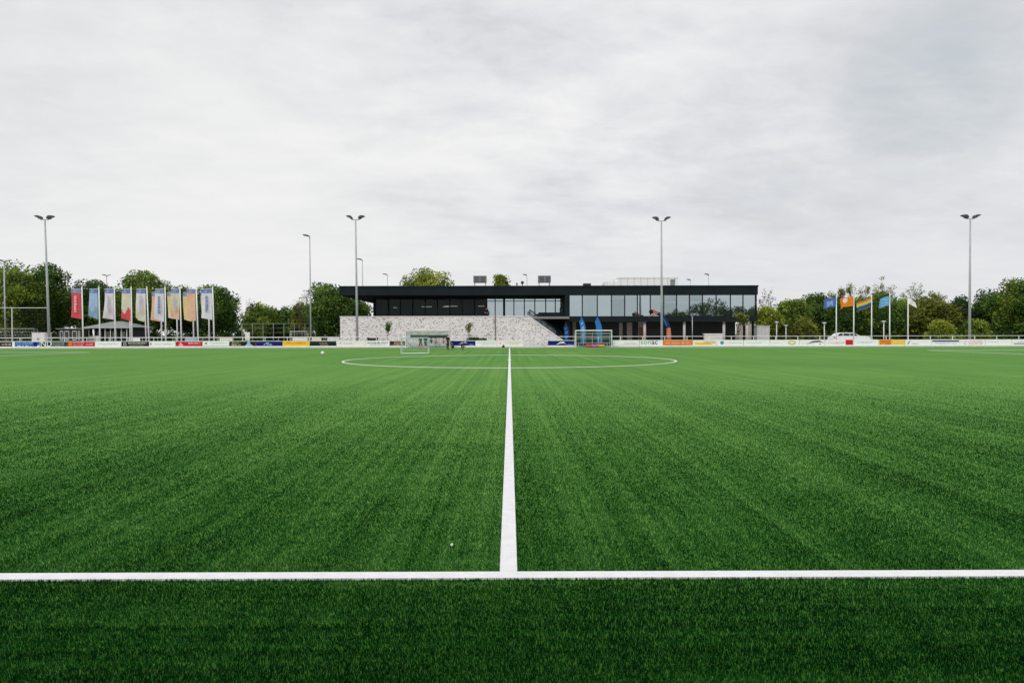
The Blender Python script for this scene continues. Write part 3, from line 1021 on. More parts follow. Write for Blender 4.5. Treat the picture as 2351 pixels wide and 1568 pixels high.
# pale stone wall with a sloping end
ts = MT('pale stone masonry')
co = ts.n('ShaderNodeTexCoord').outputs['Object']
mp = ts.n('ShaderNodeMapping', {'Vector': co, 'Scale': (6.2, 6.2, 7.6)}).outputs[0]
vo = ts.n('ShaderNodeTexVoronoi', {'Vector': mp, 'Scale': 1.0, 'Randomness': 0.95})
rnd = ts.n('ShaderNodeSeparateColor', {0: vo.outputs['Color']}).outputs[0]
sc_ = ts.ramp(rnd, [(0.0, (0.20, 0.185, 0.18)), (0.13, (0.42, 0.39, 0.38)), (0.19, (0.72, 0.69, 0.675)), (0.70, (0.83, 0.80, 0.785)), (1.0, (0.90, 0.88, 0.87))])
ve = ts.n('ShaderNodeTexVoronoi', {'Vector': mp, 'Scale': 1.0, 'Randomness': 0.95}, feature='DISTANCE_TO_EDGE')
jn = ts.ramp(ve.outputs['Distance'], [(0.03, (0.6, 0.6, 0.6)), (0.10, (1, 1, 1))])
sc_ = ts.mix(1.0, sc_, jn, 'MULTIPLY')
sc_ = ts.mix(0.22, sc_, ts.ramp(ts.noise(0.8, 4), [(0.35, (0.58, 0.53, 0.52)), (0.65, (0.84, 0.80, 0.78))]))
ts.set(Base_Color=sc_, Roughness=0.9)
bp = ts.n('ShaderNodeBump', {'Strength': 0.7, 'Distance': 0.04, 'Height': ve.outputs['Distance']})
ts.t.links.new(bp.outputs[0], ts.b.inputs['Normal'])
wl0, wl1, wl2 = PX(781, YW), PX(1213, YW), PX(1292, YW)
zW = PZ(727.5, YW)
zE = PZ(784, YW)
SW = thing('stone_wall', ((wl0 + wl1) / 2, YW, 0), 'long pale stone wall with a sloping right end in front of the clubhouse', 'wall')
prof = [(wl0, 0), (wl2 + 0.3, 0), (wl2 + 0.3, zE - 0.2), (wl2, zE), (wl1, zW), (wl0, zW)]
obj('wall_face', MB().prism(prof, YW, YW + 0.5), ts.m, SW)
mb = MB().box(wl0 - 0.05, wl1, YW - 0.05, YW + 0.55, zW + 0.002, zW + 0.11)
obj('coping', mb, mat('white coping', (0.72, 0.70, 0.67), 0.8), SW)
mb = MB().prism([(wl1 + 0.004, zW + 0.003), (wl2 + 0.05, zE + 0.003), (wl2 + 0.05, zE + 0.17), (wl1 + 0.004, zW + 0.165)], YW - 0.07, YW + 0.57)
obj('sloping_coping', mb, mat('white coping', (0.72, 0.70, 0.67), 0.8), SW)
SW2 = tag(obj('metal_post', MB().tube([(PX(1137, YW), YW - 0.12, 0), (PX(1137, YW), YW - 0.12, PZ(722, YW))], 0.055, 10).box(PX(1137, YW) - 0.08, PX(1137, YW) + 0.08, YW - 0.2, YW - 0.04, PZ(722, YW), PZ(720.5, YW)),
         mat('brown steel', (0.10, 0.075, 0.06), 0.5), None, False, (PX(1137, YW), YW - 0.12, 0)), 'thin brown post standing against the pale stone wall', 'post')

# little trees and plants in front of the stone wall
bare_tree('young dark green tree in front of the left part of the stone wall', 889, 81.5, 17, 739, 1.0, 75, 'deep', None, 'young_tree', 0.15, 0.10)
bare_tree('young pale leafed tree in front of the stone wall, behind the crouching child', 1075, 81.5, 19, 741, 1.0, 55, 'olive', None, 'young_tree', 0.15, 0.09)
bare_tree('young tree in front of the right end of the clubhouse', 1694, 82, 36, 720, 1.2, 110, 'olive', None, 'young_tree', 0.22, 0.12)
for i, (q, lb) in enumerate(((1093, 'small dark plant at the stone wall foot, just right of the blue hoarding'), (1104, 'middle one of three small dark plants at the stone wall foot'),
                             (1113, 'small dark plant nearest the brown post'), (1079, 'dark shrub above the blue hoarding, under the pale young tree'))):
    tree('shrub', lb, 'bush', q, 82, 9 if i < 3 else 16, 774 if i < 3 else 770, 792, 'deep', 0.6, 'plants at the wall foot', 'bush', leaf=0.10, trunk=False)
pz_ = PX(855, 82)
pl = tag(obj('planter', MB().prism([(pz_ - 0.55, 0), (pz_ + 0.55, 0), (pz_ + 0.6, 1.15), (pz_ + 0.5, 1.15), (pz_ + 0.48, 1.05), (pz_ - 0.48, 1.05), (pz_ - 0.5, 1.15), (pz_ - 0.6, 1.15)], 81.8, 82.5), BLACK, None, False, (pz_, 82.1, 0)),
         'black planter box at the foot of the stone wall', 'planter')

# ------------------------------------------------------------------ floodlights


def flood(px, top, lean, label, Y=79.5, baseless=False):
    zt = PZ(top, Y, px)
    b = Vector((PX(px, Y), Y, 0))
    r = thing('floodlight', b, label, 'floodlight', 'floodlight masts behind the far touchline')
    dxl = lean * Y / F
    tp_ = b + Vector((dxl, 0, zt))
    obj('mast', MB().tube([b, b + (tp_ - b) * 0.5, tp_], [0.155, 0.12, 0.085], 12), FLOODPOLE, r, True)
    obj('base_plate', MB().box(b.x - 0.25, b.x + 0.25, Y - 0.25, Y + 0.25, 0.002, 0.06), GALV, r)
    obj('crossarm', MB().tube([tp_ + Vector((-0.45, 0, 0.02)), tp_ + Vector((0.45, 0, 0.02))], 0.05, 8), FLOODPOLE, r)
    for s in (-1, 1):
        # a flat wedge shaped lamp, turned out and tilted up like a wing
        q = tp_ + Vector((s * 0.38, -0.05, 0.08))
        prof = [(0.0, 0.0), (0.16, 0.0), (0.30, 0.14), (0.62, 0.27), (0.66, 0.37), (0.30, 0.40), (0.12, 0.36), (-0.04, 0.16)]
        prof = [(q.x + s * a, q.z + c) for a, c in prof]
        if s < 0:
            prof = prof[::-1]
        h = obj('lamp_head', MB().prism(prof, q.y - 0.28, q.y + 0.28), LAMPDARK, r)
        gx0, gx1 = q.x + s * 0.34, q.x + s * 0.60
        obj('lamp_glass', MB().add([(gx0, q.y - 0.24, q.z + 0.145), (gx1, q.y - 0.24, q.z + 0.25), (gx1, q.y + 0.24, q.z + 0.25), (gx0, q.y + 0.24, q.z + 0.145)], [(0, 1, 2, 3)]), mat('lamp glass', (0.35, 0.36, 0.37), 0.2), h)
        obj('bracket', MB().box(q.x - 0.06, q.x + 0.06, q.y - 0.06, q.y + 0.06, q.z - 0.11, q.z - 0.002), FLOODPOLE, h)
    return r


flood(113.5, 505, -8, 'leftmost tall floodlight mast with two wing lamps, left of the banners')
flood(820.5, 505, -3, 'floodlight mast in front of the left end of the clubhouse')
flood(1519.5, 508, -1, 'floodlight mast in front of the glazed right half of the clubhouse')
flood(2226, 503, 0.5, 'rightmost floodlight mast before the dark firs')


def hook_lamp(px, top, Y, label, s=-1, double=False, wd=1.0):
    zt = PZ(top, Y, px)
    b = Vector((PX(px, Y), Y, 0))
    r = thing('lamp_mast', b, label, 'lamp mast', 'hooked lamp masts of the other pitches')
    tp_ = b + Vector((s * 0.12, 0, zt))
    obj('mast', MB().tube([b, (b + tp_) / 2, tp_], [0.13, 0.1, 0.075], 10), FLOODPOLE, r, True)
    for k, s_ in enumerate((s, -s) if double else (s,)):
        q = tp_ + Vector((s_ * 0.05, 0, 0.02))
        prof = [(q.x, q.z - 0.12), (q.x + s_ * 0.25, q.z - 0.02), (q.x + s_ * 0.85 * wd, q.z + 0.10), (q.x + s_ * 0.85 * wd, q.z + 0.24), (q.x + s_ * 0.25, q.z + 0.20), (q.x, q.z + 0.08)]
        if s_ < 0:
            prof = prof[::-1]
        obj('lamp_head', MB().prism(prof, q.y - 0.3, q.y + 0.3), LAMPDARK if k == 0 else PALEPOLE, r)
    return r


hook_lamp(714, 543, 100, 'tall single lamp mast between the banners and the clubhouse')
hook_lamp(834, 597, 127, 'lamp mast rising behind the roof, next to the front floodlight')
hook_lamp(891, 631, 158, 'distant lamp mast behind the roof, left of the yellow green tree', wd=1.1)
hook_lamp(247, 633, 158, 'distant lamp mast above the white banners', double=True)
hook_lamp(12.5, 600, 103, 'two armed lamp mast at the left picture edge', double=True, wd=1.1)
hook_lamp(1211, 632, 160, 'distant lamp tip between the rooftop ventilation units')
hook_lamp(1586, 643, 172, 'shorter of two distant lamp tips above the right roof')
hook_lamp(1628, 631, 160, 'taller of two distant lamp tips above the right roof')

# ------------------------------------------------------------------ banners on the left


def banner(px_b, px_t, f0, f1, Y, top, bot, c_top, c_main, c_low, label, group, marks=None, slant=1.0, wind=0.0):
    b = Vector((PX(px_b, Y), Y, 0))
    t_ = P(px_t, top - 3, Y)
    r = thing('banner_pole', b, label, 'banner', group)
    obj('pole', MB().tube([b, (b + t_) / 2, t_], [0.095, 0.08, 0.06], 10), PALEPOLE, r, True)
    obj('pole_cap', MB().ball(t_ + Vector((0, 0, 0.05)), 0.075), PALEPOLE, r, True)
    z1, z0 = PZ(top + 1, Y, px_t), PZ(bot, Y, px_t)
    xa, xb = PX(f0, Y), PX(f1, Y)
    obj('arm', MB().tube([(xa, Y - 0.02, z1 + 0.03), (t_.x, Y, z1 + 0.03)], 0.022, 6), PALEPOLE, r)
    nu, nv = 8, 22
    ph = random.uniform(0, 6)
    vs, fs, mi = [], [], []
    for j in range(nv + 1):
        v = j / nv
        for i in range(nu + 1):
            u = i / nu
            zlow = z0 + (u - 0.3) * -0.35 * slant
            z = z1 + (zlow - z1) * v
            xx = xa + (xb - xa) * u + wind * v * v * (1 - u)
            yy = Y - 0.03 + 0.17 * math.sin(u * 4.5 + v * 3 + ph) * (0.25 + v) * (1 - u * 0.75)
            vs.append((xx, yy, z))
    for j in range(nv):
        for i in range(nu):
            fs.append((j * (nu + 1) + i, j * (nu + 1) + i + 1, (j + 1) * (nu + 1) + i + 1, (j + 1) * (nu + 1) + i))
            v = (j + 0.5) / nv
            mi.append(0 if v < 0.14 else (1 if v < 0.70 + 0.12 * math.sin(i * 0.8) else 2))
    m = MB(); m.add(vs, fs); m.m = mi
    cl_ = obj('banner_cloth', m, [c_top, c_main, c_low], r, True)
    if marks:
        mm = MB()
        yf = Y - 0.27
        kind, cm = marks
        if kind in ('letters', 'both'):
            z = z1 - (z1 - z0) * 0.24
            while z > z0 + (z1 - z0) * 0.22:
                h = random.uniform(0.07, 0.16)
                xm = xa + (xb - xa) * 0.58
                mm.box(xm - 0.17, xm + random.uniform(0.04, 0.17), yf, yf + 0.012, z - h, z)
                z -= h + 0.06
        if mm.v:
            obj('lettering', mm, cm, cl_)
    # ring emblem in the blue head of the banner
    cx, cz_ = (xa + xb) / 2, z1 - (z1 - z0) * 0.075
    mm = MB()
    vs, fs = [], []
    for i in range(17):
        a = 2 * math.pi * i / 16
        for rr in (0.09, 0.15):
            vs.append((cx + rr * math.cos(a), Y - 0.235, cz_ + rr * math.sin(a)))
    for i in range(16):
        fs.append((2 * i, 2 * i + 1, 2 * i + 3, 2 * i + 2))
    mm.add(vs, fs)
    obj('emblem', mm, cloth('pale emblem', (0.55, 0.62, 0.78)), cl_)
    return r


CB = cloth('banner blue', (0.20, 0.27, 0.56))
CB2 = cloth('banner slate blue', (0.26, 0.31, 0.50))
CRED = cloth('banner red', (0.74, 0.10, 0.12))
CLB = cloth('banner light blue', (0.42, 0.58, 0.80))
CMB = cloth('banner mid blue', (0.28, 0.44, 0.62))
CWH = cloth('banner white', (0.80, 0.79, 0.83))
CPK = cloth('banner pinkish white', (0.74, 0.66, 0.70))
CCR = cloth('banner cream', (0.74, 0.72, 0.55))
CPE = cloth('banner peach', (0.82, 0.52, 0.36))
CYE = cloth('banner yellow', (0.80, 0.66, 0.30))
GF_, GBk = 'banners in the front row', 'banners in the back row'
WL = cloth('white lettering', (0.85, 0.82, 0.82))
BLt = cloth('blue lettering', (0.16, 0.25, 0.50))
PKt = cloth('pale pink lettering', (0.70, 0.55, 0.62))
FY = 82.0
FR = ((191, 188, 164, 187, CB2, CRED, CRED, 'red banner with white vertical lettering, leftmost of the row', ('letters', WL)),
      (229.5, 227, 206, 225, CB, CLB, CMB, 'light blue banner, second of the row', None),
      (265, 262.5, 241, 261.5, CB, CWH, CPK, 'pinkish white banner left of the cream and red one', ('letters', PKt)),
      (303, 301, 280, 300, CB, CCR, CRED, 'cream banner with a red lower end', None),
      (342.5, 337, 314, 335, CB, CWH, CCR, 'white banner right of the cream and red one', ('letters', PKt)),
      (380.6, 379, 357, 377, CB2, CWH, CWH, 'white banner with small blue marks before a peach one', ('letters', BLt)),
      (417, 413, 394, 412.5, CB, CCR, CPE, 'cream pink banner before a yellow one', ('letters', PKt)),
      (455.5, 450.5, 430, 450, CB2, CPE, CPE, 'peach banner before a yellow one, second from the right', None),
      (492, 488, 463, 487.5, CB, CWH, CWH, 'white banner with blue vertical lettering, rightmost of the front row', ('letters', BLt)))
for a in FR:
    banner(a[0], a[1], a[2], a[3], FY, 663, 732 + random.uniform(-5, 3), a[4], a[5], a[6], a[7], GF_, a[8], random.uniform(0.6, 1.4), random.uniform(-0.15, 0.1))
BK = ((299, 297.5, 281, 296.5, CCR, CPE, 'pale back banner hidden behind the cream and red one'),
      (335.5, 332, 314, 331, CWH, CCR, 'off white back banner behind the white one'),
      (371.5, 369, 349, 368, CPE, CPE, 'peach back banner left of the white banner with blue marks'),
      (407.5, 405, 385, 404, CYE, CCR, 'cream yellow back banner left of the cream pink one'),
      (445, 442, 421, 441, CYE, CYE, 'strong yellow back banner left of the peach one'),
      (480.5, 479, 462, 478, CWH, CCR, 'off white back banner behind the rightmost white one'))
for a in BK:
    banner(a[0], a[1], a[2], a[3], 91.0, 671, 733 + random.uniform(-4, 3), CB2, a[4], a[5], a[6], GBk, None, random.uniform(0.4, 1.2), random.uniform(-0.1, 0.1))

# ------------------------------------------------------------------ flags on the right


def wave_flag(px, top, x_end, y0, y1, droop, mats, rule, label, Y=84.0, emblem=None):
    b = Vector((PX(px, Y), Y, 0))
    zt = PZ(top, Y, px)
    r = thing('flagpole', b, label, 'flagpole', 'flagpoles right of the clubhouse')
    obj('pole', MB().tube([b, b + Vector((0, 0, zt * 0.5)), b + Vector((0, 0, zt))], [0.08, 0.068, 0.05], 10), PALEPOLE, r, True)
    obj('pole_cap', MB().ball(b + Vector((0, 0, zt + 0.05)), 0.08), PALEPOLE, r, True)
    xa, xb = b.x, PX(x_end, Y)
    za, zb = PZ(y0, Y, px), PZ(y1, Y, px)
    nu, nv = 18, 12
    vs, fs, mi = [], [], []
    ph = random.uniform(0, 6)
    for j in range(nv + 1):
        v = j / nv
        for i in range(nu + 1):
            u = i / nu
            vs.append((xa + (xb - xa) * (u - 0.04 * math.sin(u * 6 + v)), Y - 0.03 + 0.28 * u * math.sin(u * 7 + v * 1.6 + ph), za + (zb - za) * v - droop * u ** 1.3 + 0.07 * math.sin(u * 8 + ph) * u))
    for j in range(nv):
        for i in range(nu):
            q = (j * (nu + 1) + i, j * (nu + 1) + i + 1, (j + 1) * (nu + 1) + i + 1, (j + 1) * (nu + 1) + i)
            fs.append(q if xb > xa else q[::-1])
            mi.append(rule((i + 0.5) / nu, (j + 0.5) / nv))
    m = MB(); m.add(vs, fs); m.m = mi
    obj('flag_cloth', m, mats, r, True)
    return r


FB = cloth('flag blue', (0.09, 0.20, 0.50)); FBp = cloth('flag pale blue', (0.45, 0.58, 0.80))
FO = cloth('flag orange', (0.88, 0.27, 0.03)); FWp = cloth('flag off white', (0.90, 0.88, 0.90))
FC = cloth('flag sky blue', (0.16, 0.45, 0.72))
RB = [cloth('flag stripe ' + n_, c_) for n_, c_ in (('red', (0.60, 0.20, 0.08)), ('orange', (0.78, 0.38, 0.06)), ('yellow', (0.76, 0.70, 0.16)), ('green', (0.10, 0.32, 0.20)), ('blue', (0.02, 0.05, 0.24)), ('violet', (0.16, 0.15, 0.26)))]
wave_flag(1920, 680, 1890, 683, 704, 0.25, [FB, FBp], lambda u, v: 1 if (0.3 < u < 0.8 and 0.3 < v < 0.85 and (v * 5 + u * 2) % 1 < 0.6) else 0, 'flagpole with a blue flag with pale marks, leftmost of five')
wave_flag(1960, 677, 1927, 680, 702, 0.35, [FO, FWp], lambda u, v: 1 if (u - 0.55) ** 2 * 4 + (v - 0.35) ** 2 < 0.06 else 0, 'flagpole with an orange flag')
wave_flag(2001, 679, 1968, 682, 703, 0.8, RB, lambda u, v: min(5, int(v * 6)), 'flagpole with a six striped rainbow flag')
wave_flag(2042.5, 677, 2018, 680, 701, 0.35, [FC, FBp], lambda u, v: 1 if abs((v * 3 + u * 1.5) % 1 - 0.5) < 0.16 and 0.2 < u < 0.85 else 0, 'flagpole with a sky blue flag')
wave_flag(2084.5, 682, 2102, 684, 697, 0.55, [FWp], lambda u, v: 0, 'flagpole with a small white flag blowing to the right')

# ------------------------------------------------------------------ railing, kerb and hoardings
YH = 76.75
kb = MB().box(-64, 64, YH - 0.10, YH + 0.16, 0.0, 0.10)
tag(obj('kerb', kb, mat('pale kerb stone', (0.76, 0.75, 0.73), 0.85)), kind='structure')
RG = thing('railing', (0, YH + 0.12, 0.1), 'long white tube railing behind the hoardings', 'railing')
zr = PZ(773.2, YH)
obj('top_rail', MB().tube([(-63, YH + 0.12, zr), (63, YH + 0.12, zr)], 0.032, 8), WHITE, RG, True)
p0 = obj('post', MB().tube([(-62.5, YH + 0.12, 0.10), (-62.5, YH + 0.12, zr - 0.02)], 0.03, 8), WHITE, RG, True)
for i in range(1, 51):
    c = p0.copy()
    COL.objects.link(c)
    c.parent = RG
    c.location.x += 2.5 * i

BOARD = {}


def bcol(name, c, rough=0.45):
    return mat('hoarding ' + name, c, rough, var=0.05, spec=0.2)


def text_mesh(s, size, mats, parent, x, y, z, split=None):
    cu_ = bpy.data.curves.new('lettering', 'FONT')
    cu_.body = s
    cu_.size = size
    cu_.extrude = 0.006
    cu_.resolution_u = 3
    o = bpy.data.objects.new('lettering', cu_)
    COL.objects.link(o)
    dg = bpy.context.evaluated_depsgraph_get()
    me = bpy.data.meshes.new_from_object(o.evaluated_get(dg))
    COL.objects.unlink(o)
    bpy.data.objects.remove(o)
    me.transform(Matrix.Rotation(math.radians(90), 4, 'X'))
    for v in me.vertices:
        v.co.x *= 1.0
    base = wloc(parent)
    q = bpy.data.objects.new('lettering', me)
    COL.objects.link(q)
    q.parent = parent
    q.location = Vector((x, y, z)) - base
    me.materials.clear()
    for m in mats:
        me.materials.append(m)
    if split:
        for p in me.polygons:
            p.material_index = 0 if p.center.x < split else 1
    return q


def strokes(mb, x0, x1, z0, z1, yf, gap=0.35, fill=1.0):
    """a row of unreadable letter strokes"""
    x = x0
    h = z1 - z0
    while x < x1 - 0.02:
        wd = random.uniform(0.35, 0.8) * h
        if random.random() < 0.13:
            x += wd * 0.8
            continue
        e = min(x1, x + wd * 0.75)
        k = random.random()
        if k < 0.4:
            mb.box(x, min(e, x + 0.22 * h), yf, yf + 0.006, z0, z1)
            mb.box(x + 0.22 * h, e, yf, yf + 0.006, z0, z0 + 0.25 * h) if e > x + 0.22 * h else None
        elif k < 0.75:
            mb.box(x, e, yf, yf + 0.006, z1 - 0.28 * h, z1)
            mb.box(x, e, yf, yf + 0.006, z0, z0 + 0.28 * h)
        else:
            mb.box(x, e, yf, yf + 0.006, z0, z1)
        x = e + 0.2 * h


zb0, zb1 = 0.12, PZ(781.5, YH)
HB = zb1 - zb0
W_ = bcol('white', (0.87, 0.87, 0.87))
PW = bcol('pinkish white', (0.87, 0.80, 0.78))
K_ = bcol('black', (0.014, 0.014, 0.016))
NV = bcol('navy', (0.006, 0.010, 0.16))
BLU = bcol('blue', (0.02, 0.11, 0.48))
RD = bcol('red', (0.60, 0.012, 0.03))
GDN = bcol('dark green', (0.012, 0.045, 0.035))
YL = bcol('yellow', (0.90, 0.54, 0.03))
OR = bcol('orange', (0.88, 0.17, 0.012))
BR = bcol('brown', (0.12, 0.06, 0.04))
MR = bcol('maroon', (0.07, 0.02, 0.03))
CRM = bcol('cream', (0.84, 0.78, 0.62))
TEAL = bcol('teal', (0.05, 0.32, 0.42))
GY = bcol('grey print', (0.42, 0.42, 0.44))
LG = bcol('pale grey print', (0.56, 0.56, 0.60))
GOLD = bcol('gold', (0.55, 0.40, 0.16))
LBL = bcol('pale blue', (0.35, 0.50, 0.72))
PKP = bcol('pink print', (0.75, 0.42, 0.46))
GRN = bcol('print green', (0.16, 0.45, 0.30))
NVP = bcol('print navy', (0.02, 0.03, 0.16))
GB_ = 'hoardings along the far railing'


def hoarding(x0, x1, face, label, pieces=(), border=None, text=None):
    """pieces: ('row', colour, u0, u1, v0, v1) strokes; ('rect', ...) block; ('disc', colour, u, v, radius in height); tri"""
    a, b = PX(x0, YH), PX(x1, YH) - 0.02
    o = obj('advertising_board', MB().box(a, b, YH, YH + 0.03, zb0, zb1), face, None, False, ((a + b) / 2, YH, zb0))
    tag(o, label, 'advertising board', GB_)
    U = lambda u: a + (b - a) * u
    Vv = lambda v: zb0 + HB * v
    yf = YH - 0.012
    if border:
        obj('board_frame', MB().box(a, b, YH - 0.01, YH - 0.001, zb0, zb0 + HB * 0.11).box(a, b, YH - 0.01, YH - 0.001, zb1 - HB * 0.08, zb1), border, o)
    for k, p in enumerate(pieces):
        mb = MB()
        yk = yf - 0.007 * (k % 3)
        if p[0] == 'row':
            strokes(mb, U(p[2]), U(p[3]), Vv(p[4]), Vv(p[5]), yk)
            nm = 'lettering'
        elif p[0] == 'rect':
            mb.box(U(p[2]), U(p[3]), yk, yk + 0.006, Vv(p[4]), Vv(p[5]))
            nm = 'printed_field'
        elif p[0] == 'disc':
            r = HB * p[4]
            sx = p[5] if len(p) > 5 else 1
            prof = [(U(p[2]) + r * sx * math.cos(i * math.pi / 10), Vv(p[3]) + r * math.sin(i * math.pi / 10)) for i in range(20)]
            mb.prism(prof, yk, yk + 0.006)
            nm = 'logo'
        elif p[0] == 'poly':
            mb.prism([(U(u), Vv(v)) for u, v in p[2]], yk, yk + 0.006)
            nm = 'logo'
        if mb.v:
            obj(nm, mb, p[1], o)
    if text:
        for (s, size, mats, u, v, split) in text:
            text_mesh(s, size, mats, o, U(u), YH - 0.02, Vv(v), split)
    return o


swoosh = lambda u0, u1, v0, v1: [(u0, v0), (u0 + (u1 - u0) * .4, v0 + (v1 - v0) * .75), (u0 + (u1 - u0) * .75, v1 - .1), (u1, v0 + .08), (u0 + (u1 - u0) * .8, v0 + .3), (u0 + (u1 - u0) * .4, v0 + .25)]
hoarding(-33, 27.5, MR, 'dark maroon hoarding at the left picture edge', [('row', LG, 0.62, 0.96, 0.35, 0.65)], W_)
hoarding(28, 34, W_, 'narrow white panel between the maroon and blue hoardings')
hoarding(34.5, 91, BLU, 'bright blue hoarding with white lines of text and a dark square', [('row', LBL, 0.05, 0.72, 0.55, 0.78), ('row', W_, 0.05, 0.66, 0.15, 0.34), ('rect', NV, 0.76, 0.90, 0.2, 0.85), ('rect', W_, 0.91, 1.0, 0.0, 0.3)], W_)
hoarding(92, 151.5, GDN, 'dark green hoarding with white ND letters', [('row', LG, 0.40, 0.94, 0.52, 0.72), ('row', LG, 0.45, 0.94, 0.2, 0.36)], W_, [('ND', 0.85, [W_], 0.015, 0.13, None)])
hoarding(152, 217.5, RD, 'red hoarding with an orange ball at its left end', [('rect', BR, 0.0, 0.18, 0.12, 0.9), ('disc', OR, 0.14, 0.5, 0.36), ('row', PKP, 0.24, 0.62, 0.55, 0.80), ('row', PKP, 0.24, 0.62, 0.2, 0.42), ('row', PKP, 0.70, 0.95, 0.35, 0.65)], W_)
hoarding(218, 278.5, W_, 'white hoarding with faint purple text right of the red one', [('row', LG, 0.15, 0.85, 0.45, 0.60)])
hoarding(279, 342, K_, 'black hoarding with a white ring and a gold text line', [('disc', W_, 0.12, 0.5, 0.26), ('disc', K_, 0.12, 0.5, 0.19), ('row', W_, 0.25, 0.93, 0.55, 0.72), ('row', GOLD, 0.30, 0.85, 0.22, 0.36)], W_)
hoarding(342.5, 403, W_, 'white hoarding with grey text and a black tick at its left end', [('rect', K_, 0.05, 0.08, 0.3, 0.75), ('row', LG, 0.2, 0.5, 0.4, 0.56), ('row', LBL, 0.55, 0.85, 0.4, 0.56)])
hoarding(403.5, 464.5, RD, 'red hoarding with a white triangle and raised lettering', [('poly', PKP, [(0.10, 0.15), (0.30, 0.15), (0.18, 0.85)]), ('row', PKP, 0.48, 0.95, 0.45, 0.82)], W_)
hoarding(465, 526, W_, 'white hoarding with a small dark leaf and grey text', [('disc', GDN, 0.13, 0.6, 0.13, 1.5), ('row', LG, 0.30, 0.92, 0.55, 0.72), ('rect', TEAL, 0.02, 0.98, 0.12, 0.17)])
hoarding(526.5, 587, K_, 'black hoarding with tan text and a pale blue figure', [('row', GOLD, 0.10, 0.42, 0.55, 0.78), ('row', CRM, 0.08, 0.45, 0.25, 0.42), ('poly', LBL, [(0.58, 0.12), (0.92, 0.12), (0.80, 0.5), (0.78, 0.9), (0.70, 0.9), (0.68, 0.5)])], W_)
hoarding(587.5, 648.5, NV, 'navy hoarding left of the yellow one, with a pale script', [('poly', LBL, swoosh(0.27, 0.55, 0.25, 0.8)), ('row', LBL, 0.30, 0.62, 0.25, 0.5)], W_)
hoarding(649, 711, YL, 'bright yellow hoarding with orange script', [('row', OR, 0.12, 0.86, 0.5, 0.78)], CRM)
hoarding(711.5, 772, K_, 'black hoarding with small olive text right of the yellow one', [('row', GOLD, 0.36, 0.70, 0.5, 0.68), ('row', GOLD, 0.40, 0.70, 0.25, 0.40)], W_)
hoarding(772.5, 839.5, PW, 'pinkish white hoarding in front of the left end of the stone wall', [('disc', RD, 0.14, 0.55, 0.09), ('row', GY, 0.24, 0.55, 0.45, 0.62)])
hoarding(840, 894, W_, 'white hoarding with bold black text', [('row', K_, 0.06, 0.94, 0.50, 0.75), ('row', GY, 0.15, 0.85, 0.22, 0.36)])
hoarding(894.5, 931, BR, 'brown hoarding half hidden by the left dugout', [('rect', K_, 0.05, 0.25, 0.45, 0.85), ('row', PKP, 0.3, 0.9, 0.5, 0.75), ('row', CRM, 0.25, 0.9, 0.2, 0.38)], W_)
hoarding(1033, 1091, NV, 'navy hoarding right of the left dugout behind the crouching children', [('poly', W_, swoosh(0.35, 0.72, 0.3, 0.85)), ('row', LBL, 0.75, 0.98, 0.2, 0.38)], W_)
hoarding(1091.5, 1139, W_, 'white hoarding with two grey text lines left of the halfway line', [('row', GY, 0.10, 0.98, 0.60, 0.72), ('row', LG, 0.30, 0.95, 0.30, 0.42)])
hoarding(1139.5, 1201.5, PW, 'off white hoarding at the end of the halfway line', [('disc', PKP, 0.15, 0.5, 0.16), ('row', GY, 0.34, 0.96, 0.60, 0.72), ('row', LG, 0.50, 0.85, 0.30, 0.42)])
hoarding(1258, 1322, NV, 'navy hoarding left of the right dugout', [('poly', W_, swoosh(0.28, 0.66, 0.2, 0.85)), ('row', LBL, 0.70, 0.96, 0.15, 0.33)], W_)
hoarding(1406.5, 1468, W_, 'white hoarding with faint grey text right of the right dugout', [('row', LG, 0.45, 0.95, 0.3, 0.65), ('rect', GY, 0.2, 0.98, 0.14, 0.18)])
hoarding(1468.5, 1522, W_, 'white hoarding with large green and navy sonac lettering', [], None, [('sonac', 0.86, [GRN, NVP], 0.03, 0.26, 1.30)])
hoarding(1522.5, 1590, OR, 'bright orange hoarding with pale text', [('row', CRM, 0.08, 0.55, 0.38, 0.58), ('row', CRM, 0.62, 0.92, 0.38, 0.58), ('rect', BR, 0.05, 0.92, 0.16, 0.22)], CRM)
hoarding(1590.5, 1645, CRM, 'cream hoarding with a yellow script band', [('rect', YL, 0.10, 0.80, 0.18, 0.55), ('row', GOLD, 0.45, 0.95, 0.4, 0.8)])
hoarding(1645.5, 1707, W_, 'white hoarding with a teal dot', [('disc', TEAL, 0.20, 0.52, 0.32), ('row', LG, 0.45, 0.95, 0.42, 0.58)])
hoarding(1707.5, 1768, W_, 'nearly blank white hoarding in front of the right end of the clubhouse', [('row', LG, 0.1, 0.7, 0.42, 0.55)])
hoarding(1768.5, 1836, W_, 'white hoarding with a tan oval', [('row', PKP, 0.10, 0.30, 0.35, 0.5), ('disc', GOLD, 0.74, 0.48, 0.34, 2.0), ('disc', CRM, 0.74, 0.48, 0.22, 2.2)])
hoarding(1836.5, 1894, W_, 'white hoarding with a dark swoosh', [('poly', NVP, swoosh(0.25, 0.98, 0.3, 0.95)), ('poly', RD, [(0.75, 0.2), (0.85, 0.2), (0.83, 0.4)]), ('row', LG, 0.1, 0.6, 0.3, 0.45)])
hoarding(1894.5, 1960, W_, 'white hoarding with pink text and a red square at its right end', [('row', PKP, 0.08, 0.68, 0.3, 0.62), ('rect', RD, 0.72, 0.98, 0.12, 0.98)])
hoarding(1960.5, 2018, W_, 'white hoarding with faint blue text right of the red square', [('row', LBL, 0.15, 0.75, 0.45, 0.62)])
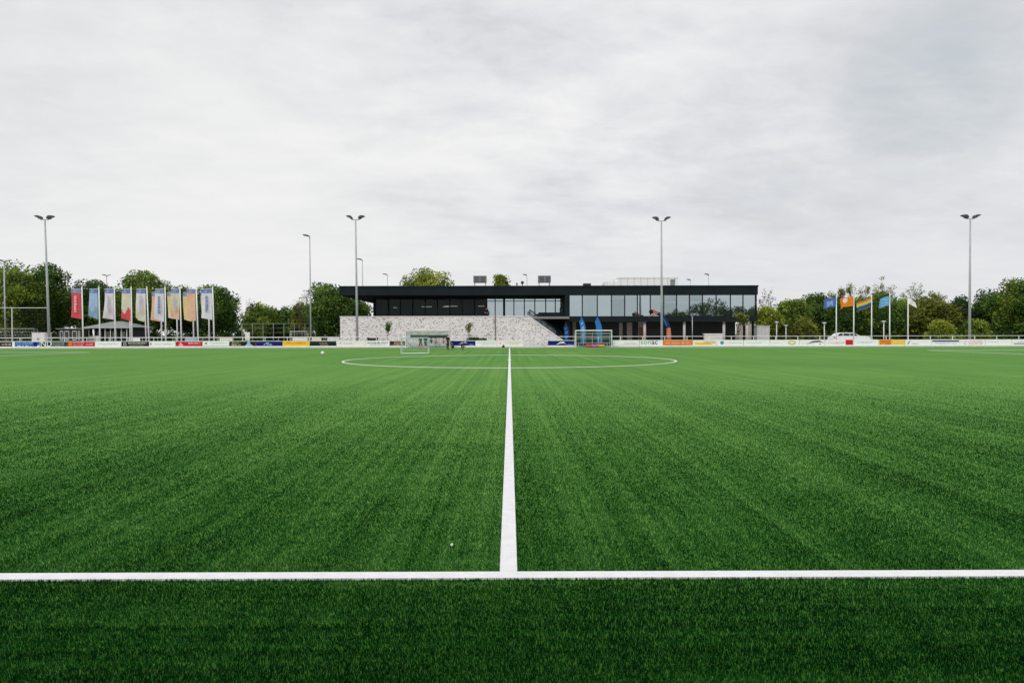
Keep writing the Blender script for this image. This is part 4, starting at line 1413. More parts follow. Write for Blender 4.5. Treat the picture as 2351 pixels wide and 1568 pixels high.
hoarding(2018.5, 2078, YL, 'yellow hoarding with an orange left half', [('rect', OR, 0.03, 0.46, 0.40, 0.95), ('row', BR, 0.03, 0.46, 0.16, 0.36), ('row', CRM, 0.55, 0.95, 0.4, 0.65)], CRM)
hoarding(2078.5, 2139, W_, 'white hoarding with a grey zigzag right of the yellow one', [('poly', GY, [(0.05, 0.2), (0.15, 0.8), (0.2, 0.8), (0.14, 0.2)]), ('row', LG, 0.25, 0.5, 0.2, 0.4)])
hoarding(2139.5, 2204, W_, 'white hoarding with a long navy bar', [('rect', NVP, 0.02, 0.97, 0.60, 0.84), ('row', LBL, 0.1, 0.9, 0.25, 0.42)])
hoarding(2204.5, 2262, W_, 'white hoarding with two lines of red text', [('row', PKP, 0.08, 0.92, 0.55, 0.80), ('row', PKP, 0.12, 0.90, 0.15, 0.42)])
hoarding(2262.5, 2323, W_, 'blank white hoarding second from the right picture edge', [('row', LG, 0.1, 0.5, 0.5, 0.6)])
hoarding(2323.5, 2388, W_, 'white hoarding with a dark bar at the right picture edge', [('rect', NVP, 0.06, 0.9, 0.18, 0.32), ('row', LG, 0.2, 0.8, 0.5, 0.7)])

# ------------------------------------------------------------------ dugouts
POLY = glassmat('dugout polycarbonate', 0.08, (0.90, 0.93, 0.93), 0.58, (0.86, 0.85, 0.87))
CLEAR = glassmat('dugout clear glass', 0.10, (0.82, 0.88, 0.88), 0.9, (0.3, 0.33, 0.33))


def dugout(x0, x1, Y, top, label, roofm, backm, strip):
    a, b = PX(x0, Y), PX(x1, Y)
    zt = PZ(top, Y)
    r = thing('dugout', ((a + b) / 2, Y + 0.6, 0), label, 'dugout', 'team dugouts on the far touchline')
    mb = MB()
    prof = [(Y, zt), (Y + 0.75, zt - 0.05), (Y + 1.15, zt - 0.35), (Y + 1.35, zt - 0.9), (Y + 1.4, 0.02)]
    n = 4
    for i in range(n + 1):
        x = a + (b - a) * i / n
        mb.tube([(x, y, z) for y, z in prof], 0.03, 6)
    for y, z in prof:
        mb.tube([(a, y, z), (b, y, z)], 0.028, 6)
    obj('frame', mb, WHITE, r)
    mb = MB()
    for x in (a, b):
        mb.tube([(x, Y, 0.0), (x, Y, zt)], 0.045, 8)
    mb.box(a - 0.04, b + 0.04, Y - 0.05, Y - 0.0, zt - 0.06, zt + 0.04)
    obj('front_frame', mb, WHITE, r)

    def skin(pr, m, nm):
        vs, fs = [], []
        for y, z in pr:
            vs += [(a + 0.03, y, z), (b - 0.03, y, z)]
        for i in range(len(pr) - 1):
            fs.append((2 * i, 2 * i + 1, 2 * i + 3, 2 * i + 2))
        obj(nm, MB().add(vs, fs), m, r)
    skin([(y - 0.035, z) for y, z in prof[:4]], roofm, 'roof_panel')
    skin([(y - 0.035, z) for y, z in prof[3:]], backm, 'back_panel')
    if strip:
        obj('window_strip', MB().box(a + 0.35, b - 0.35, Y + 1.20, Y + 1.22, 1.08, 1.42), mat('dark tinted strip', (0.02, 0.05, 0.055), 0.3), r)
    for x in (a, b):
        pr = [(Y + 0.03, 0.1)] + [(y - 0.05, z - 0.05) for y, z in prof] + [(Y + 1.35, 0.1)]
        obj('side_panel', MB().prism(pr, x - 0.006, x + 0.006, 0, 'X'), CLEAR, r)
    bn = obj('bench', MB().box(a + 0.15, b - 0.15, Y + 0.75, Y + 1.15, 0.42, 0.48), mat('bench slat', (0.30, 0.32, 0.34), 0.6), r)
    mb = MB()
    for i in range(4):
        x = a + 0.4 + (b - a - 0.8) * i / 3
        mb.box(x - 0.03, x + 0.03, Y + 0.8, Y + 1.1, 0.0, 0.418)
    obj('bench_leg', mb, GALV, bn)
    return r


dugout(931, 1031, 75.0, 758, 'left dugout with frosted roof, full of children', POLY, POLY, True)
dugout(1322, 1404.5, 75.0, 758.8, 'right dugout of clear glass and white tubes before the blue feather flags', CLEAR, CLEAR, False)

# mini goal on the pitch


def goal(x0, x1, Y, top, depth, label, m, net=True, cell=0.2, r=0.04, nm='mini_goal', ground=True, cat='goal'):
    a, b = PX(x0, Y), PX(x1, Y)
    zt = PZ(top, Y)
    g_ = thing(nm, ((a + b) / 2, Y, 0), label, cat)
    mb = MB()
    mb.tube([(a, Y, 0), (a, Y, zt), (b, Y, zt), (b, Y, 0)], r, 8)
    obj('goal_frame', mb, m, g_)
    mb = MB()
    mb.tube([(a, Y, r), (a, Y + depth, r), (b, Y + depth, r), (b, Y, r)], r * 0.9, 8)
    for x in (a, b):
        mb.tube([(x, Y, zt), (x, Y + depth * 0.45, zt), (x, Y + depth, r)], r * 0.7, 6)
    if ground:
        mb.tube([(a, Y, r), (b, Y, r)], r * 0.9, 8)
    obj('base_frame', mb, m, g_)
    if net:
        mb = MB()
        nn = max(3, int((b - a) / cell))
        rr = 0.0045 * max(1, Y / 45)
        for i in range(nn + 1):
            x = a + (b - a) * i / nn
            mb.tube([(x, Y, zt), (x, Y + depth * 0.45, zt - 0.03), (x, Y + depth, r)], rr, 3)
        for q in (0.2, 0.4, 0.6, 0.8):
            z, y = zt + (r - zt) * q, Y + depth * (0.45 + 0.55 * q)
            mb.tube([(a, y, z), (b, y, z)], rr, 3)
            for x in (a, b):
                mb.tube([(x, Y, z), (x, y, z)], rr, 3)
        mb.tube([(a, Y + depth * 0.2, zt), (b, Y + depth * 0.2, zt)], rr, 3)
        for x in (a, b):
            for q in (0.2, 0.45, 0.7):
                mb.tube([(x, Y + depth * q, r), (x, Y + depth * q, zt * min(1, (1 - (q - 0.45) / 0.55)))], rr, 3)
        obj('net', mb, NETW, g_)
    return g_


goal(920.5, 983, 51, 775, 0.8, 'small portable goal with pale green frame standing on the pitch left of the circle', mat('pale green tube', (0.42, 0.58, 0.53), 0.4), cell=0.13, r=0.032)
goal(589, 648, 185, 760.5, 2.0, 'white goal far behind the wire ball fence', WHITE, cell=0.7, r=0.09, nm='goal')
goal(666, 705, 112, 760, 1.2, 'white youth goal left of the hooked lamp mast', WHITE, cell=0.4, r=0.05, nm='goal')
goal(-38, 77, 108, 752.5, 1.8, 'full size goal with net behind the maroon hoarding at the left', mat('dull grey tube', (0.30, 0.31, 0.31), 0.5), cell=0.45, r=0.06, nm='goal')

# blue feather flags behind the right dugout
FEA = cloth('feather blue', (0.05, 0.24, 0.62)); FEA2 = cloth('feather light blue', (0.30, 0.52, 0.85)); FEAD = cloth('feather navy', (0.02, 0.055, 0.16))


def feather(px, top, Y, mA, mB_, label, wd=0.66, tilt=0.0):
    b = Vector((PX(px, Y), Y, 0))
    zt = PZ(top, Y)
    r = thing('feather_flag', b, label, 'feather flag', 'feather flags behind the right dugout')
    pts = []
    for i in range(15):
        v = i / 14
        pts.append(Vector((b.x + 0.05 * v - 0.55 * max(0, v - 0.5) ** 2 * 4 * 0.9 + tilt * v, Y, zt * v)))
    obj('pole', MB().tube(pts, [0.03 - 0.014 * i / 14 for i in range(15)], 6), BLACK, r, True)
    vs, fs, mi = [], [], []
    for i in range(2, 15):
        v = i / 14
        w_ = wd * min(1.0, 0.55 + (1 - v) * 1.2) if v < 0.97 else wd * 0.25
        for j in range(5):
            u = j / 4
            vs.append((pts[i].x - w_ * u, Y - 0.01 + 0.05 * math.sin(u * 5 + v * 7), pts[i].z - 0.30 * u * (0.4 + v)))
    for i in range(12):
        for j in range(4):
            fs.append((i * 5 + j, i * 5 + j + 1, (i + 1) * 5 + j + 1, (i + 1) * 5 + j))
            mi.append(1 if (j in (1, 2) and 2 <= i <= 9 and i % 3 != 2) else 0)
    m = MB(); m.add(vs, fs); m.m = mi
    obj('flag_cloth', m, [mA, mB_], r, True)
    obj('foot', MB().box(b.x - 0.35, b.x + 0.35, Y - 0.03, Y + 0.03, 0.0, 0.04).box(b.x - 0.03, b.x + 0.03, Y - 0.35, Y + 0.35, 0.041, 0.07), BLACK, r)


feather(1346, 727, 79.2, FEA, FEA2, 'left bright blue feather flag with pale stripe', 0.62, -0.12)
feather(1385, 727, 79.2, FEA, FEA, 'right bright blue feather flag behind the dugout', 0.68, -0.25)
feather(1305, 741, 80.0, FEAD, FEA, 'dark blue feather flag left of the dugout', 0.6, 0.1)

# inflatable tube figure bent behind the floodlight mast
ix = lambda q: PX(q, 80.6)
iz = lambda q: PZ(q, 80.6)
TM = thing('inflatable_tube_figure', (ix(1536), 80.6, 0), 'tall inflatable tube figure bending left behind the floodlight mast, salmon below and navy above', 'inflatable')
SAL = cloth('salmon nylon', (0.80, 0.36, 0.22)); NVN = cloth('navy nylon', (0.02, 0.07, 0.20)); PKN = cloth('pink nylon', (0.72, 0.40, 0.38)); NVL = cloth('navy stripe nylon', (0.12, 0.26, 0.48))
obj('blower', MB().tube([(ix(1536), 80.6, 0), (ix(1536), 80.6, 0.12), (ix(1536), 80.6, 0.55), (ix(1536), 80.6, 0.62)], [0.42, 0.45, 0.45, 0.3], 14), BLACK, TM, True)
obj('lower_tube', MB().tube([(ix(1536), 80.6, 0.6), (ix(1535.5), 80.6, iz(772)), (ix(1535), 80.6, iz(757)), (ix(1533), 80.6, iz(753))], [0.30, 0.28, 0.25, 0.27], 14), SAL, TM, True)
obj('body_tube', MB().tube([(ix(1533), 80.6, iz(753)), (ix(1531), 80.6, iz(748)), (ix(1526), 80.6, iz(738)), (ix(1521), 80.6, iz(728)), (ix(1515), 80.6, iz(722)), (ix(1509), 80.6, iz(720.5))], [0.32, 0.33, 0.30, 0.25, 0.22, 0.20], 14), NVN, TM, True)
obj('stripe', MB().tube([(ix(1530), 80.29, iz(752)), (ix(1527), 80.31, iz(743)), (ix(1520.5), 80.37, iz(730))], [0.07, 0.075, 0.05], 8), NVL, TM, True)
hd = obj('head_tube', MB().tube([(ix(1510), 80.6, iz(720.5)), (ix(1505), 80.6, iz(718)), (ix(1500), 80.6, iz(715.5)), (ix(1496), 80.6, iz(714))], [0.20, 0.24, 0.25, 0.16], 14), PKN, TM, True)
obj('hair', MB().ball((ix(1494.5), 80.5, iz(716.5)), 0.26, 12, 8), cloth('black nylon', (0.02, 0.02, 0.02)), hd, True)
for (q0, q1, z_) in ((1506, 1498, 708), (1508, 1489, 727)):
    obj('arm_tube', MB().tube([(ix(q0), 80.4, iz(719)), (ix((q0 + q1) / 2), 80.3, iz((719 + z_) / 2)), (ix(q1), 80.3, iz(z_))], [0.13, 0.12, 0.07], 8), PKN, TM, True)

# ------------------------------------------------------------------ people
SKIN = mat('skin', (0.50, 0.32, 0.24), 0.6)
HAIRD, HAIRB = mat('dark hair', (0.02, 0.016, 0.014), 0.7), mat('blond hair', (0.35, 0.25, 0.12), 0.7)
TEALC, GRNC = mat('teal shirt cloth', (0.02, 0.13, 0.14), 0.85), mat('green shirt cloth', (0.012, 0.075, 0.055), 0.85)
ORC, PKC, DKC = mat('orange shirt cloth', (0.68, 0.30, 0.14), 0.85), mat('pink shirt cloth', (0.62, 0.34, 0.38), 0.85), mat('dark tracksuit cloth', (0.014, 0.014, 0.026), 0.85)
WHC, NVC, SHOE = mat('white shorts cloth', (0.70, 0.71, 0.74), 0.85), mat('navy shorts cloth', (0.02, 0.03, 0.08), 0.85), mat('shoe', (0.03, 0.03, 0.035), 0.6)
LBC = mat('light blue sock cloth', (0.25, 0.42, 0.55), 0.85)


def person(X, Y, H, pose, face, mats, label, seat=0.0, cat='person', group=None):
    """mats: shirt, trousers, socks, shoes, hair. face = heading (0 looks at the camera side, -Y)"""
    J = {}
    if pose == 'stand':
        J = dict(pel=(0, 0, .53), wst=(0, 0, .62), chs=(0, -.005, .74), nck=(0, 0, .835), hd0=(0, -.01, .875), hd1=(0, -.012, .945))
        for s, k in ((-1, 'l'), (1, 'r')):
            J.update({k + 'sh': (s * .105, 0, .80), k + 'el': (s * .145, .015, .635), k + 'wr': (s * .15, -.045, .50), k + 'hp': (s * .052, 0, .51), k + 'kn': (s * .058, -.015, .285), k + 'an': (s * .062, .012, .045), k + 'to': (s * .07, -.075, .018)})
    elif pose == 'walk':
        J = dict(pel=(0, 0, .52), wst=(0, -.01, .61), chs=(0, -.025, .73), nck=(0, -.03, .825), hd0=(0, -.045, .868), hd1=(0, -.05, .938))
        for s, k in ((-1, 'l'), (1, 'r')):
            J.update({k + 'sh': (s * .105, -.025, .79), k + 'el': (s * .14, .03 * s, .64), k + 'wr': (s * .13, -.06 + .05 * s, .53), k + 'hp': (s * .052, 0, .50), k + 'kn': (s * .055, -.07 * s - .03, .285), k + 'an': (s * .058, .09 * s * (-1) + .02, .05), k + 'to': (s * .06, -.09 * s - .06, .018)})
    elif pose == 'sit':
        J = dict(pel=(0, 0, .28), wst=(0, .01, .37), chs=(0, -.01, .49), nck=(0, -.03, .585), hd0=(0, -.045, .628), hd1=(0, -.05, .70))
        for s, k in ((-1, 'l'), (1, 'r')):
            J.update({k + 'sh': (s * .105, -.02, .55), k + 'el': (s * .14, -.02, .40), k + 'wr': (s * .08, -.15, .335), k + 'hp': (s * .055, -.01, .275), k + 'kn': (s * .07, -.235, .28), k + 'an': (s * .07, -.22, .05), k + 'to': (s * .075, -.305, .018)})
    else:  # crouch
        J = dict(pel=(0, .03, .15), wst=(0, .01, .235), chs=(0, -.05, .345), nck=(0, -.085, .425), hd0=(0, -.11, .462), hd1=(0, -.125, .53))
        for s, k in ((-1, 'l'), (1, 'r')):
            J.update({k + 'sh': (s * .10, -.07, .40), k + 'el': (s * .15, -.14, .285), k + 'wr': (s * .07, -.22, .22), k + 'hp': (s * .06, .02, .15), k + 'kn': (s * .09, -.15, .255), k + 'an': (s * .07, .0, .045), k + 'to': (s * .08, -.09, .018)})
    R_ = dict(pel=.075, wst=.068, chs=.082, nck=.034, hd0=.05, hd1=.058, sh=.042, el=.029, wr=.020, hp=.062, kn=.040, an=.026, to=.024)
    E = [('pel', 'wst'), ('wst', 'chs'), ('chs', 'nck'), ('nck', 'hd0'), ('hd0', 'hd1')]
    kind = ['c', 's', 's', 'k', 'k']
    for k in 'lr':
        E += [('chs', k + 'sh'), (k + 'sh', k + 'el'), (k + 'el', k + 'wr'), ('pel', k + 'hp'), (k + 'hp', k + 'kn'), (k + 'kn', k + 'an'), (k + 'an', k + 'to')]
        kind += ['s', 's', 'k', 'c', 'c', 'o', 'f']
    names = list(J)
    co = [Vector(J[n_]) * H for n_ in names]
    me = bpy.data.meshes.new('body')
    me.from_pydata(co, [(names.index(a), names.index(b)) for a, b in E], [])
    o = bpy.data.objects.new('body', me)
    COL.objects.link(o)
    o.modifiers.new('skin', 'SKIN').use_smooth_shade = True
    sv = me.skin_vertices[0].data
    for i, n_ in enumerate(names):
        key = n_ if n_ in R_ else n_[1:]
        sv[i].radius = (R_[key] * H, R_[key] * H * (0.8 if key in ('chs', 'wst', 'pel') else 1))
        sv[i].use_root = (n_ == 'pel')
    sb = o.modifiers.new('sub', 'SUBSURF')
    sb.levels = sb.render_levels = 1
    dg = bpy.context.evaluated_depsgraph_get()
    bm = bpy.data.meshes.new_from_object(o.evaluated_get(dg))
    bpy.data.objects.remove(o)
    M = MB()
    M.add([v.co[:] for v in bm.vertices], [tuple(p.vertices) for p in bm.polygons])
    ec = {'s': 1, 'c': 2, 'o': 3, 'f': 4, 'k': 0}
    ends = [(Vector(J[a]) * H, Vector(J[b]) * H) for a, b in E]
    mi = []
    for p in bm.polygons:
        c = p.center
        best, bk = 9, 'k'
        for (a, b), k in zip(ends, kind):
            d = b - a
            t_ = max(0, min(1, (c - a).dot(d) / d.length_squared))
            q = (a + d * t_ - c).length
            if q < best:
                best, bk = q, k
        mi.append(ec[bk])
    M.m = mi
    bpy.data.meshes.remove(bm)
    for k, s in (('l', -1), ('r', 1)):       # palm, four fingers and a thumb
        wr, el = Vector(J[k + 'wr']) * H, Vector(J[k + 'el']) * H
        d = (wr - el).normalized()
        sd_ = d.cross(Vector((0, 1, 0.2))).normalized()
        nm_ = sd_.cross(d)
        M.tube([wr - d * .01 * H, wr + d * .03 * H, wr + d * .052 * H], [.014 * H, .022 * H, .020 * H], 8)
        for i, ln in enumerate((.036, .043, .040, .031)):
            st_ = wr + d * .048 * H + sd_ * (i - 1.5) * .011 * H
            M.tube([st_, st_ + d * ln * .5 * H + nm_ * .004 * H, st_ + d * ln * H + nm_ * .014 * H], [.0055 * H, .005 * H, .0035 * H], 5)
        st_ = wr + d * .018 * H - sd_ * .018 * H
        M.tube([st_, st_ + d * .018 * H - sd_ * .014 * H, st_ + d * .036 * H - sd_ * .016 * H], [.0065 * H, .006 * H, .004 * H], 5)
    hc = (Vector(J['hd0']) + Vector(J['hd1'])) * 0.5 * H
    r = .062 * H
    M.ball(hc + Vector((0, -r * .95, -r * .1)), r * .2, 6, 4)                     # nose
    for s in (-1, 1):
        M.ball(hc + Vector((s * r * .98, 0, -r * .05)), r * .2, 6, 4)             # ears
        M.ball(hc + Vector((s * r * .38, -r * .86, r * .18)), r * .12, 6, 4, mi=4)  # eyes
    M.box(hc.x - r * .28, hc.x + r * .28, hc.y - r * .98, hc.y - r * .8, hc.z - r * .5, hc.z - r * .42, 5)   # mouth
    rot = Matrix.Rotation(face, 3, 'Z')
    L0 = Vector((X, Y, seat))
    M.v = [tuple(rot @ Vector(v) + L0) for v in M.v]
    root = obj('person', M, [SKIN, mats[0], mats[1], mats[2], mats[3], mat('lips', (0.35, 0.14, 0.12), 0.6)], None, True, L0)
    tag(root, label, cat, group)
    hm = MB()
    hm.ball(hc + Vector((0, r * .16, r * .30)), r * 1.06, 12, 8, (1.0, 1.02, 0.98))
    hm.v = [tuple(rot @ Vector(v) + L0) for v in hm.v]
    # keep the face clear: drop faces over it
    keep = []
    for f in hm.f:
        c = sum((Vector(hm.v[i]) for i in f), Vector()) / len(f)
        lc = rot.inverted() @ (c - L0) - hc
        if not (lc.y < -r * .25 and lc.z < r * .55) and lc.z > -r * .55:
            keep.append(f)
    hm.f = keep
    hm.m = [0] * len(keep)
    obj('hair', hm, mats[4], root, True)
    return root


GP = 'children by the left dugout'
GZ = lambda py: 2241.0 / (py - 768.0)      # distance of a ground row
person(PX(965, 66), 66, 1.28, 'walk', 0.5, (GRNC, GRNC, SKIN, SHOE, HAIRD), 'child in dark green walking behind the mini goal, left one', group=GP)
person(PX(977, 64), 64, 1.34, 'stand', 2.6, (GRNC, GRNC, SKIN, SHOE, HAIRD), 'child in dark green standing behind the right post of the mini goal', group=GP)
person(PX(990, 75.95), 75.93, 1.3, 'sit', 0.2, (TEALC, TEALC, WHC, SHOE, HAIRD), 'child in teal sitting in the dugout, left of the orange shirt', 0.13, group=GP)
person(PX(1001, 75.95), 75.93, 1.36, 'sit', -0.1, (ORC, TEALC, LBC, SHOE, HAIRB), 'fair haired child in orange shirt sitting in the dugout', 0.11, group=GP)
person(PX(1018, 75.95), 75.93, 1.34, 'sit', 0.1, (PKC, DKC, WHC, SHOE, HAIRD), 'child in pink shirt sitting at the right end of the dugout bench', 0.12, group=GP)
person(PX(1028, 63.5), 63.5, 1.45, 'stand', 0.9, (DKC, DKC, DKC, SHOE, HAIRD), 'tallest child in black tracksuit standing right of the mini goal', group=GP)
person(PX(1040, 67.5), 67.5, 1.25, 'crouch', -0.9, (NVC, DKC, DKC, SHOE, HAIRD), 'crouching child in navy just right of the standing one', group=GP)
person(PX(1061, 65), 65, 1.4, 'crouch', 1.1, (DKC, DKC, SKIN, SHOE, HAIRD), 'crouching child in black before the navy hoarding', group=GP)
person(PX(1294, 90.0 - 1.6), 88.4, 1.75, 'stand', 0.3, (DKC, DKC, DKC, SHOE, HAIRD), 'spectator in black on the terrace before the glazing, at the dark column', zT - 0.04, group='spectators on the terrace')
person(PX(1117, 88), 88, 1.7, 'sit', 0.2, (DKC, NVC, NVC, SHOE, HAIRD), 'person sitting on the terrace beside the bright glazing', zT - 0.04, group='spectators on the terrace')
ch = thing('terrace_chair', (PX(1117, 88), 88.05, zT - 0.04), 'dark chair under the person sitting on the terrace', 'chair')
cx_ = PX(1117, 88)
obj('seat', MB().box(cx_ - 0.23, cx_ + 0.23, 87.8, 88.22, zT + 0.32, zT + 0.36), ANTHRA, ch)
obj('backrest', MB().box(cx_ - 0.23, cx_ + 0.23, 88.23, 88.27, zT + 0.32, zT + 0.80), ANTHRA, ch)
for sx_ in (-0.2, 0.17):
    for sy_ in (87.82, 88.17):
        obj('leg', MB().box(cx_ + sx_, cx_ + sx_ + 0.03, sy_, sy_ + 0.03, zT - 0.04, zT + 0.318), ANTHRA, ch)

# small things on and by the pitch
bx_ = PX(1155.7, 73.9)
tag(obj('ball_bag', MB().tube([(bx_, 73.9, 0.0), (bx_, 73.9, 0.06), (bx_, 73.9, 0.18), (bx_, 73.9, 0.28), (bx_, 73.9, 0.34)], [0.10, 0.16, 0.15, 0.07, 0.03], 10), BLACK, None, True, (bx_, 73.9, 0)),
    'small black bag standing at the far end of the halfway line', 'bag')
ty = GZ(813.5)
q = P(740.5, 812, ty)
bl = obj('football', MB().ball((q.x, ty, 0.125), 0.125, 16, 10), mat('white leather', (0.80, 0.80, 0.78), 0.4), None, True, (q.x, ty, 0))
tag(bl, 'white football lying left of the centre circle', 'ball')
q = P(1037, 1254, GZ(1254))
pp = MB()
n = 8
vs = [(q.x + 0.010 * math.cos(i * math.pi / 4) * (1 + 0.3 * (i % 2)), GZ(1254) + 0.012 * math.sin(i * math.pi / 4), 0.006 + 0.006 * (i % 3)) for i in range(n)]
pp.add(vs + [(v[0], v[1], v[2] - 0.004) for v in vs], [tuple(range(n)), tuple(range(2 * n - 1, n - 1, -1))] + [(i, i + n, (i + 1) % n + n, (i + 1) % n) for i in range(n)])
tag(obj('paper_scrap', pp, mat('white paper', (0.55, 0.62, 0.54), 0.8), None, False, (q.x, GZ(1254), 0.004)), 'tiny white paper scrap on the turf left of the halfway line', 'litter')
for (px_, Y_, col, lb) in ((1352, 75.4, mat('red bag nylon', (0.55, 0.08, 0.08), 0.7), 'red sports bag in the left half of the right dugout'),
                           (1366, 75.35, mat('magenta bag nylon', (0.60, 0.12, 0.36), 0.7), 'magenta sports bag in the middle of the right dugout'),
                           (1381, 75.4, mat('orange bag nylon', (0.80, 0.32, 0.05), 0.7), 'orange sports bag in the right half of the right dugout')):
    x = PX(px_, Y_)
    bg_ = thing('sports_bag', (x, Y_, 0), lb, 'bag', 'sports bags in the right dugout')
    obj('bag_body', MB().tube([(x - 0.34, Y_, 0.15), (x - 0.30, Y_, 0.15), (x + 0.30, Y_, 0.15), (x + 0.34, Y_, 0.15)], [0.10, 0.148, 0.148, 0.10], 12), col, bg_, True)
    obj('handle', MB().tube([(x - 0.14, Y_ - 0.05, 0.27), (x - 0.08, Y_ - 0.08, 0.36), (x + 0.08, Y_ - 0.08, 0.36), (x + 0.14, Y_ - 0.05, 0.27)], 0.014, 6), BLACK, bg_)

# ------------------------------------------------------------------ background left: pavilion, kiosk, cabinet, net frame
YP = 112.0
x0, x1, xm = PX(203, YP), PX(294, YP), PX(243, YP)
PV = thing('pavilion', ((x0 + x1) / 2, YP, 0), 'low white pavilion with a grey hipped roof behind the pale blue banner', 'building')
ze, zr_ = PZ(749.5, YP), PZ(735, YP)
e = 0.6
hip = [(x0 - e, YP - e, ze), (x1 + e, YP - e, ze), (x1 + e, YP + 7 + e, ze), (x0 - e, YP + 7 + e, ze), (xm - 0.8, YP + 3.5, zr_), (xm + 0.9, YP + 3.5, zr_)]
obj('roof', MB().add(hip, [(0, 1, 5, 4), (1, 2, 5), (2, 3, 4, 5), (3, 0, 4), (3, 2, 1, 0)]), mat('grey roof tiles', (0.22, 0.235, 0.23), 0.85, var=0.2, scale=2), PV)
obj('fascia', MB().box(x0 - e - 0.02, x1 + e + 0.02, YP - e - 0.05, YP - e - 0.005, ze - 0.16, ze + 0.04), mat('grey fascia board', (0.42, 0.43, 0.42), 0.6), PV)
obj('wall', MB().box(x0, x1, YP + 1.5, YP + 7, 0, ze - 0.004), mat('dark pavilion wall', (0.03, 0.03, 0.032), 0.8), PV)
obj('low_wall', MB().box(x0, x0 + (x1 - x0) * 0.30, YP, YP + 0.15, 0, PZ(769, YP)), mat('pale boards', (0.62, 0.60, 0.60), 0.8), PV)
for i in range(8):
    x = x0 + 0.1 + (x1 - x0 - 0.3) * i / 7
    obj('column', MB().box(x, x + 0.09, YP - 0.16, YP - 0.02, 0, ze - 0.17), WHITE, PV)
for i in range(4):
    x = x0 + (x1 - x0) * (0.08 + 0.2 * i)
    obj('window', MB().box(x, x + 0.75, YP + 1.44, YP + 1.496, 1.0, 2.1), mat('grey window', (0.35, 0.38, 0.39), 0.3), PV)
YK = 110.0
x0, x1 = PX(134, YK), PX(186, YK)
KS = thing('kiosk', ((x0 + x1) / 2, YK, 0), 'small dark kiosk with white window frames below the red banner', 'building')
zk = PZ(754, YK)
obj('wall', MB().box(x0, x1, YK, YK + 3, 0, zk), mat('dark kiosk boards', (0.035, 0.032, 0.03), 0.8), KS)
obj('roof', MB().box(x0 - 0.25, x1 + 0.25, YK - 0.3, YK + 3.2, zk + 0.003, zk + 0.16), mat('grey bitumen', (0.20, 0.20, 0.19), 0.9), KS)
for (u, w_) in ((0.08, 0.14), (0.28, 0.2), (0.62, 0.2), (0.88, 0.08)):
    a, b = x0 + (x1 - x0) * u, x0 + (x1 - x0) * (u + w_)
    mb = MB().box(a, a + 0.05, YK - 0.06, YK - 0.002, 0.7, zk - 0.25).box(b - 0.05, b, YK - 0.06, YK - 0.002, 0.7, zk - 0.25).box(a + 0.1, b - 0.1, YK - 0.06, YK - 0.002, zk - 0.35, zk - 0.25).box(a + 0.1, b - 0.1, YK - 0.06, YK - 0.002, 0.7, 0.8)
    wn_ = obj('window', mb, WHITE, KS)
    obj('pane', MB().box(a + 0.1, b - 0.1, YK - 0.03, YK - 0.003, 0.8, zk - 0.35), mat('dark pane', (0.05, 0.055, 0.06), 0.2), wn_)
YA = 84.5
x0, x1 = PX(73, YA), PX(103, YA)
CB_ = thing('equipment_cabinet', ((x0 + x1) / 2, YA, 0), 'white metal equipment cabinet behind the blue hoarding', 'cabinet')
zc_ = PZ(762, YA)
obj('cabinet_body', MB().box(x0, x1, YA, YA + 1.2, 0.06, zc_), mat('off white sheet metal', (0.66, 0.65, 0.63), 0.6), CB_)
obj('lid', MB().box(x0 - 0.04, x1 + 0.04, YA - 0.04, YA + 1.24, zc_ + 0.002, zc_ + 0.05), WHITE, CB_)
for k in range(2):
    a = x0 + (x1 - x0) * (0.03 + k * 0.48)
    d_ = obj('door', MB().box(a, a + (x1 - x0) * 0.46, YA - 0.025, YA - 0.002, 0.14, zc_ - 0.08), mat('off white sheet metal', (0.66, 0.65, 0.63), 0.6), CB_)
    obj('handle', MB().box(a + (x1 - x0) * (0.40 if k == 0 else 0.03), a + (x1 - x0) * (0.43 if k == 0 else 0.06), YA - 0.06, YA - 0.026, 0.9, 1.1), BLACK, d_)
YN = 101.0
zn = PZ(707, YN, 60)
NF = thing('net_frame', (PX(28, YN), YN, 0), 'tall thin ball net frame left of the leftmost floodlight', 'net frame')
obj('crossbar', MB().tube([(PX(-60, YN), YN, zn), (PX(112.5, YN), YN, zn)], 0.04, 8), PALEPOLE, NF)
for q in (-60, 28, 112.5):
    obj('post', MB().tube([(PX(q, YN), YN, 0), (PX(q, YN), YN, zn - 0.05)], 0.06, 8), PALEPOLE, NF)
mb = MB()
for i in range(28):
    x = PX(-60, YN) + (PX(112.5, YN) - PX(-60, YN)) * i / 27
    mb.tube([(x, YN + 0.02, 0.1), (x, YN + 0.02, zn)], 0.006, 3)
for j in range(12):
    mb.tube([(PX(-60, YN), YN + 0.02, zn * j / 12), (PX(112.5, YN), YN + 0.02, zn * j / 12)], 0.006, 3)
obj('net', mb, BLACK, NF)
# wire ball fence
YV = 140.0
BF = thing('ball_fence', (PX(640, YV), YV, 0), 'high wire ball fence behind the goals left of the clubhouse', 'fence')
zv = PZ(742, YV)
for i in range(11):
    q = 556 + 24 * i
    obj('post', MB().tube([(PX(q, YV), YV, 0), (PX(q, YV), YV, zv)], 0.06, 6), GALV, BF)
mb = MB()
for j in range(5):
    mb.tube([(PX(556, YV), YV, 0.1 + (zv - 0.1) * j / 4), (PX(796, YV), YV, 0.1 + (zv - 0.1) * j / 4)], 0.03 if j == 4 else 0.014, 4)
obj('wire', mb, GALV, BF)
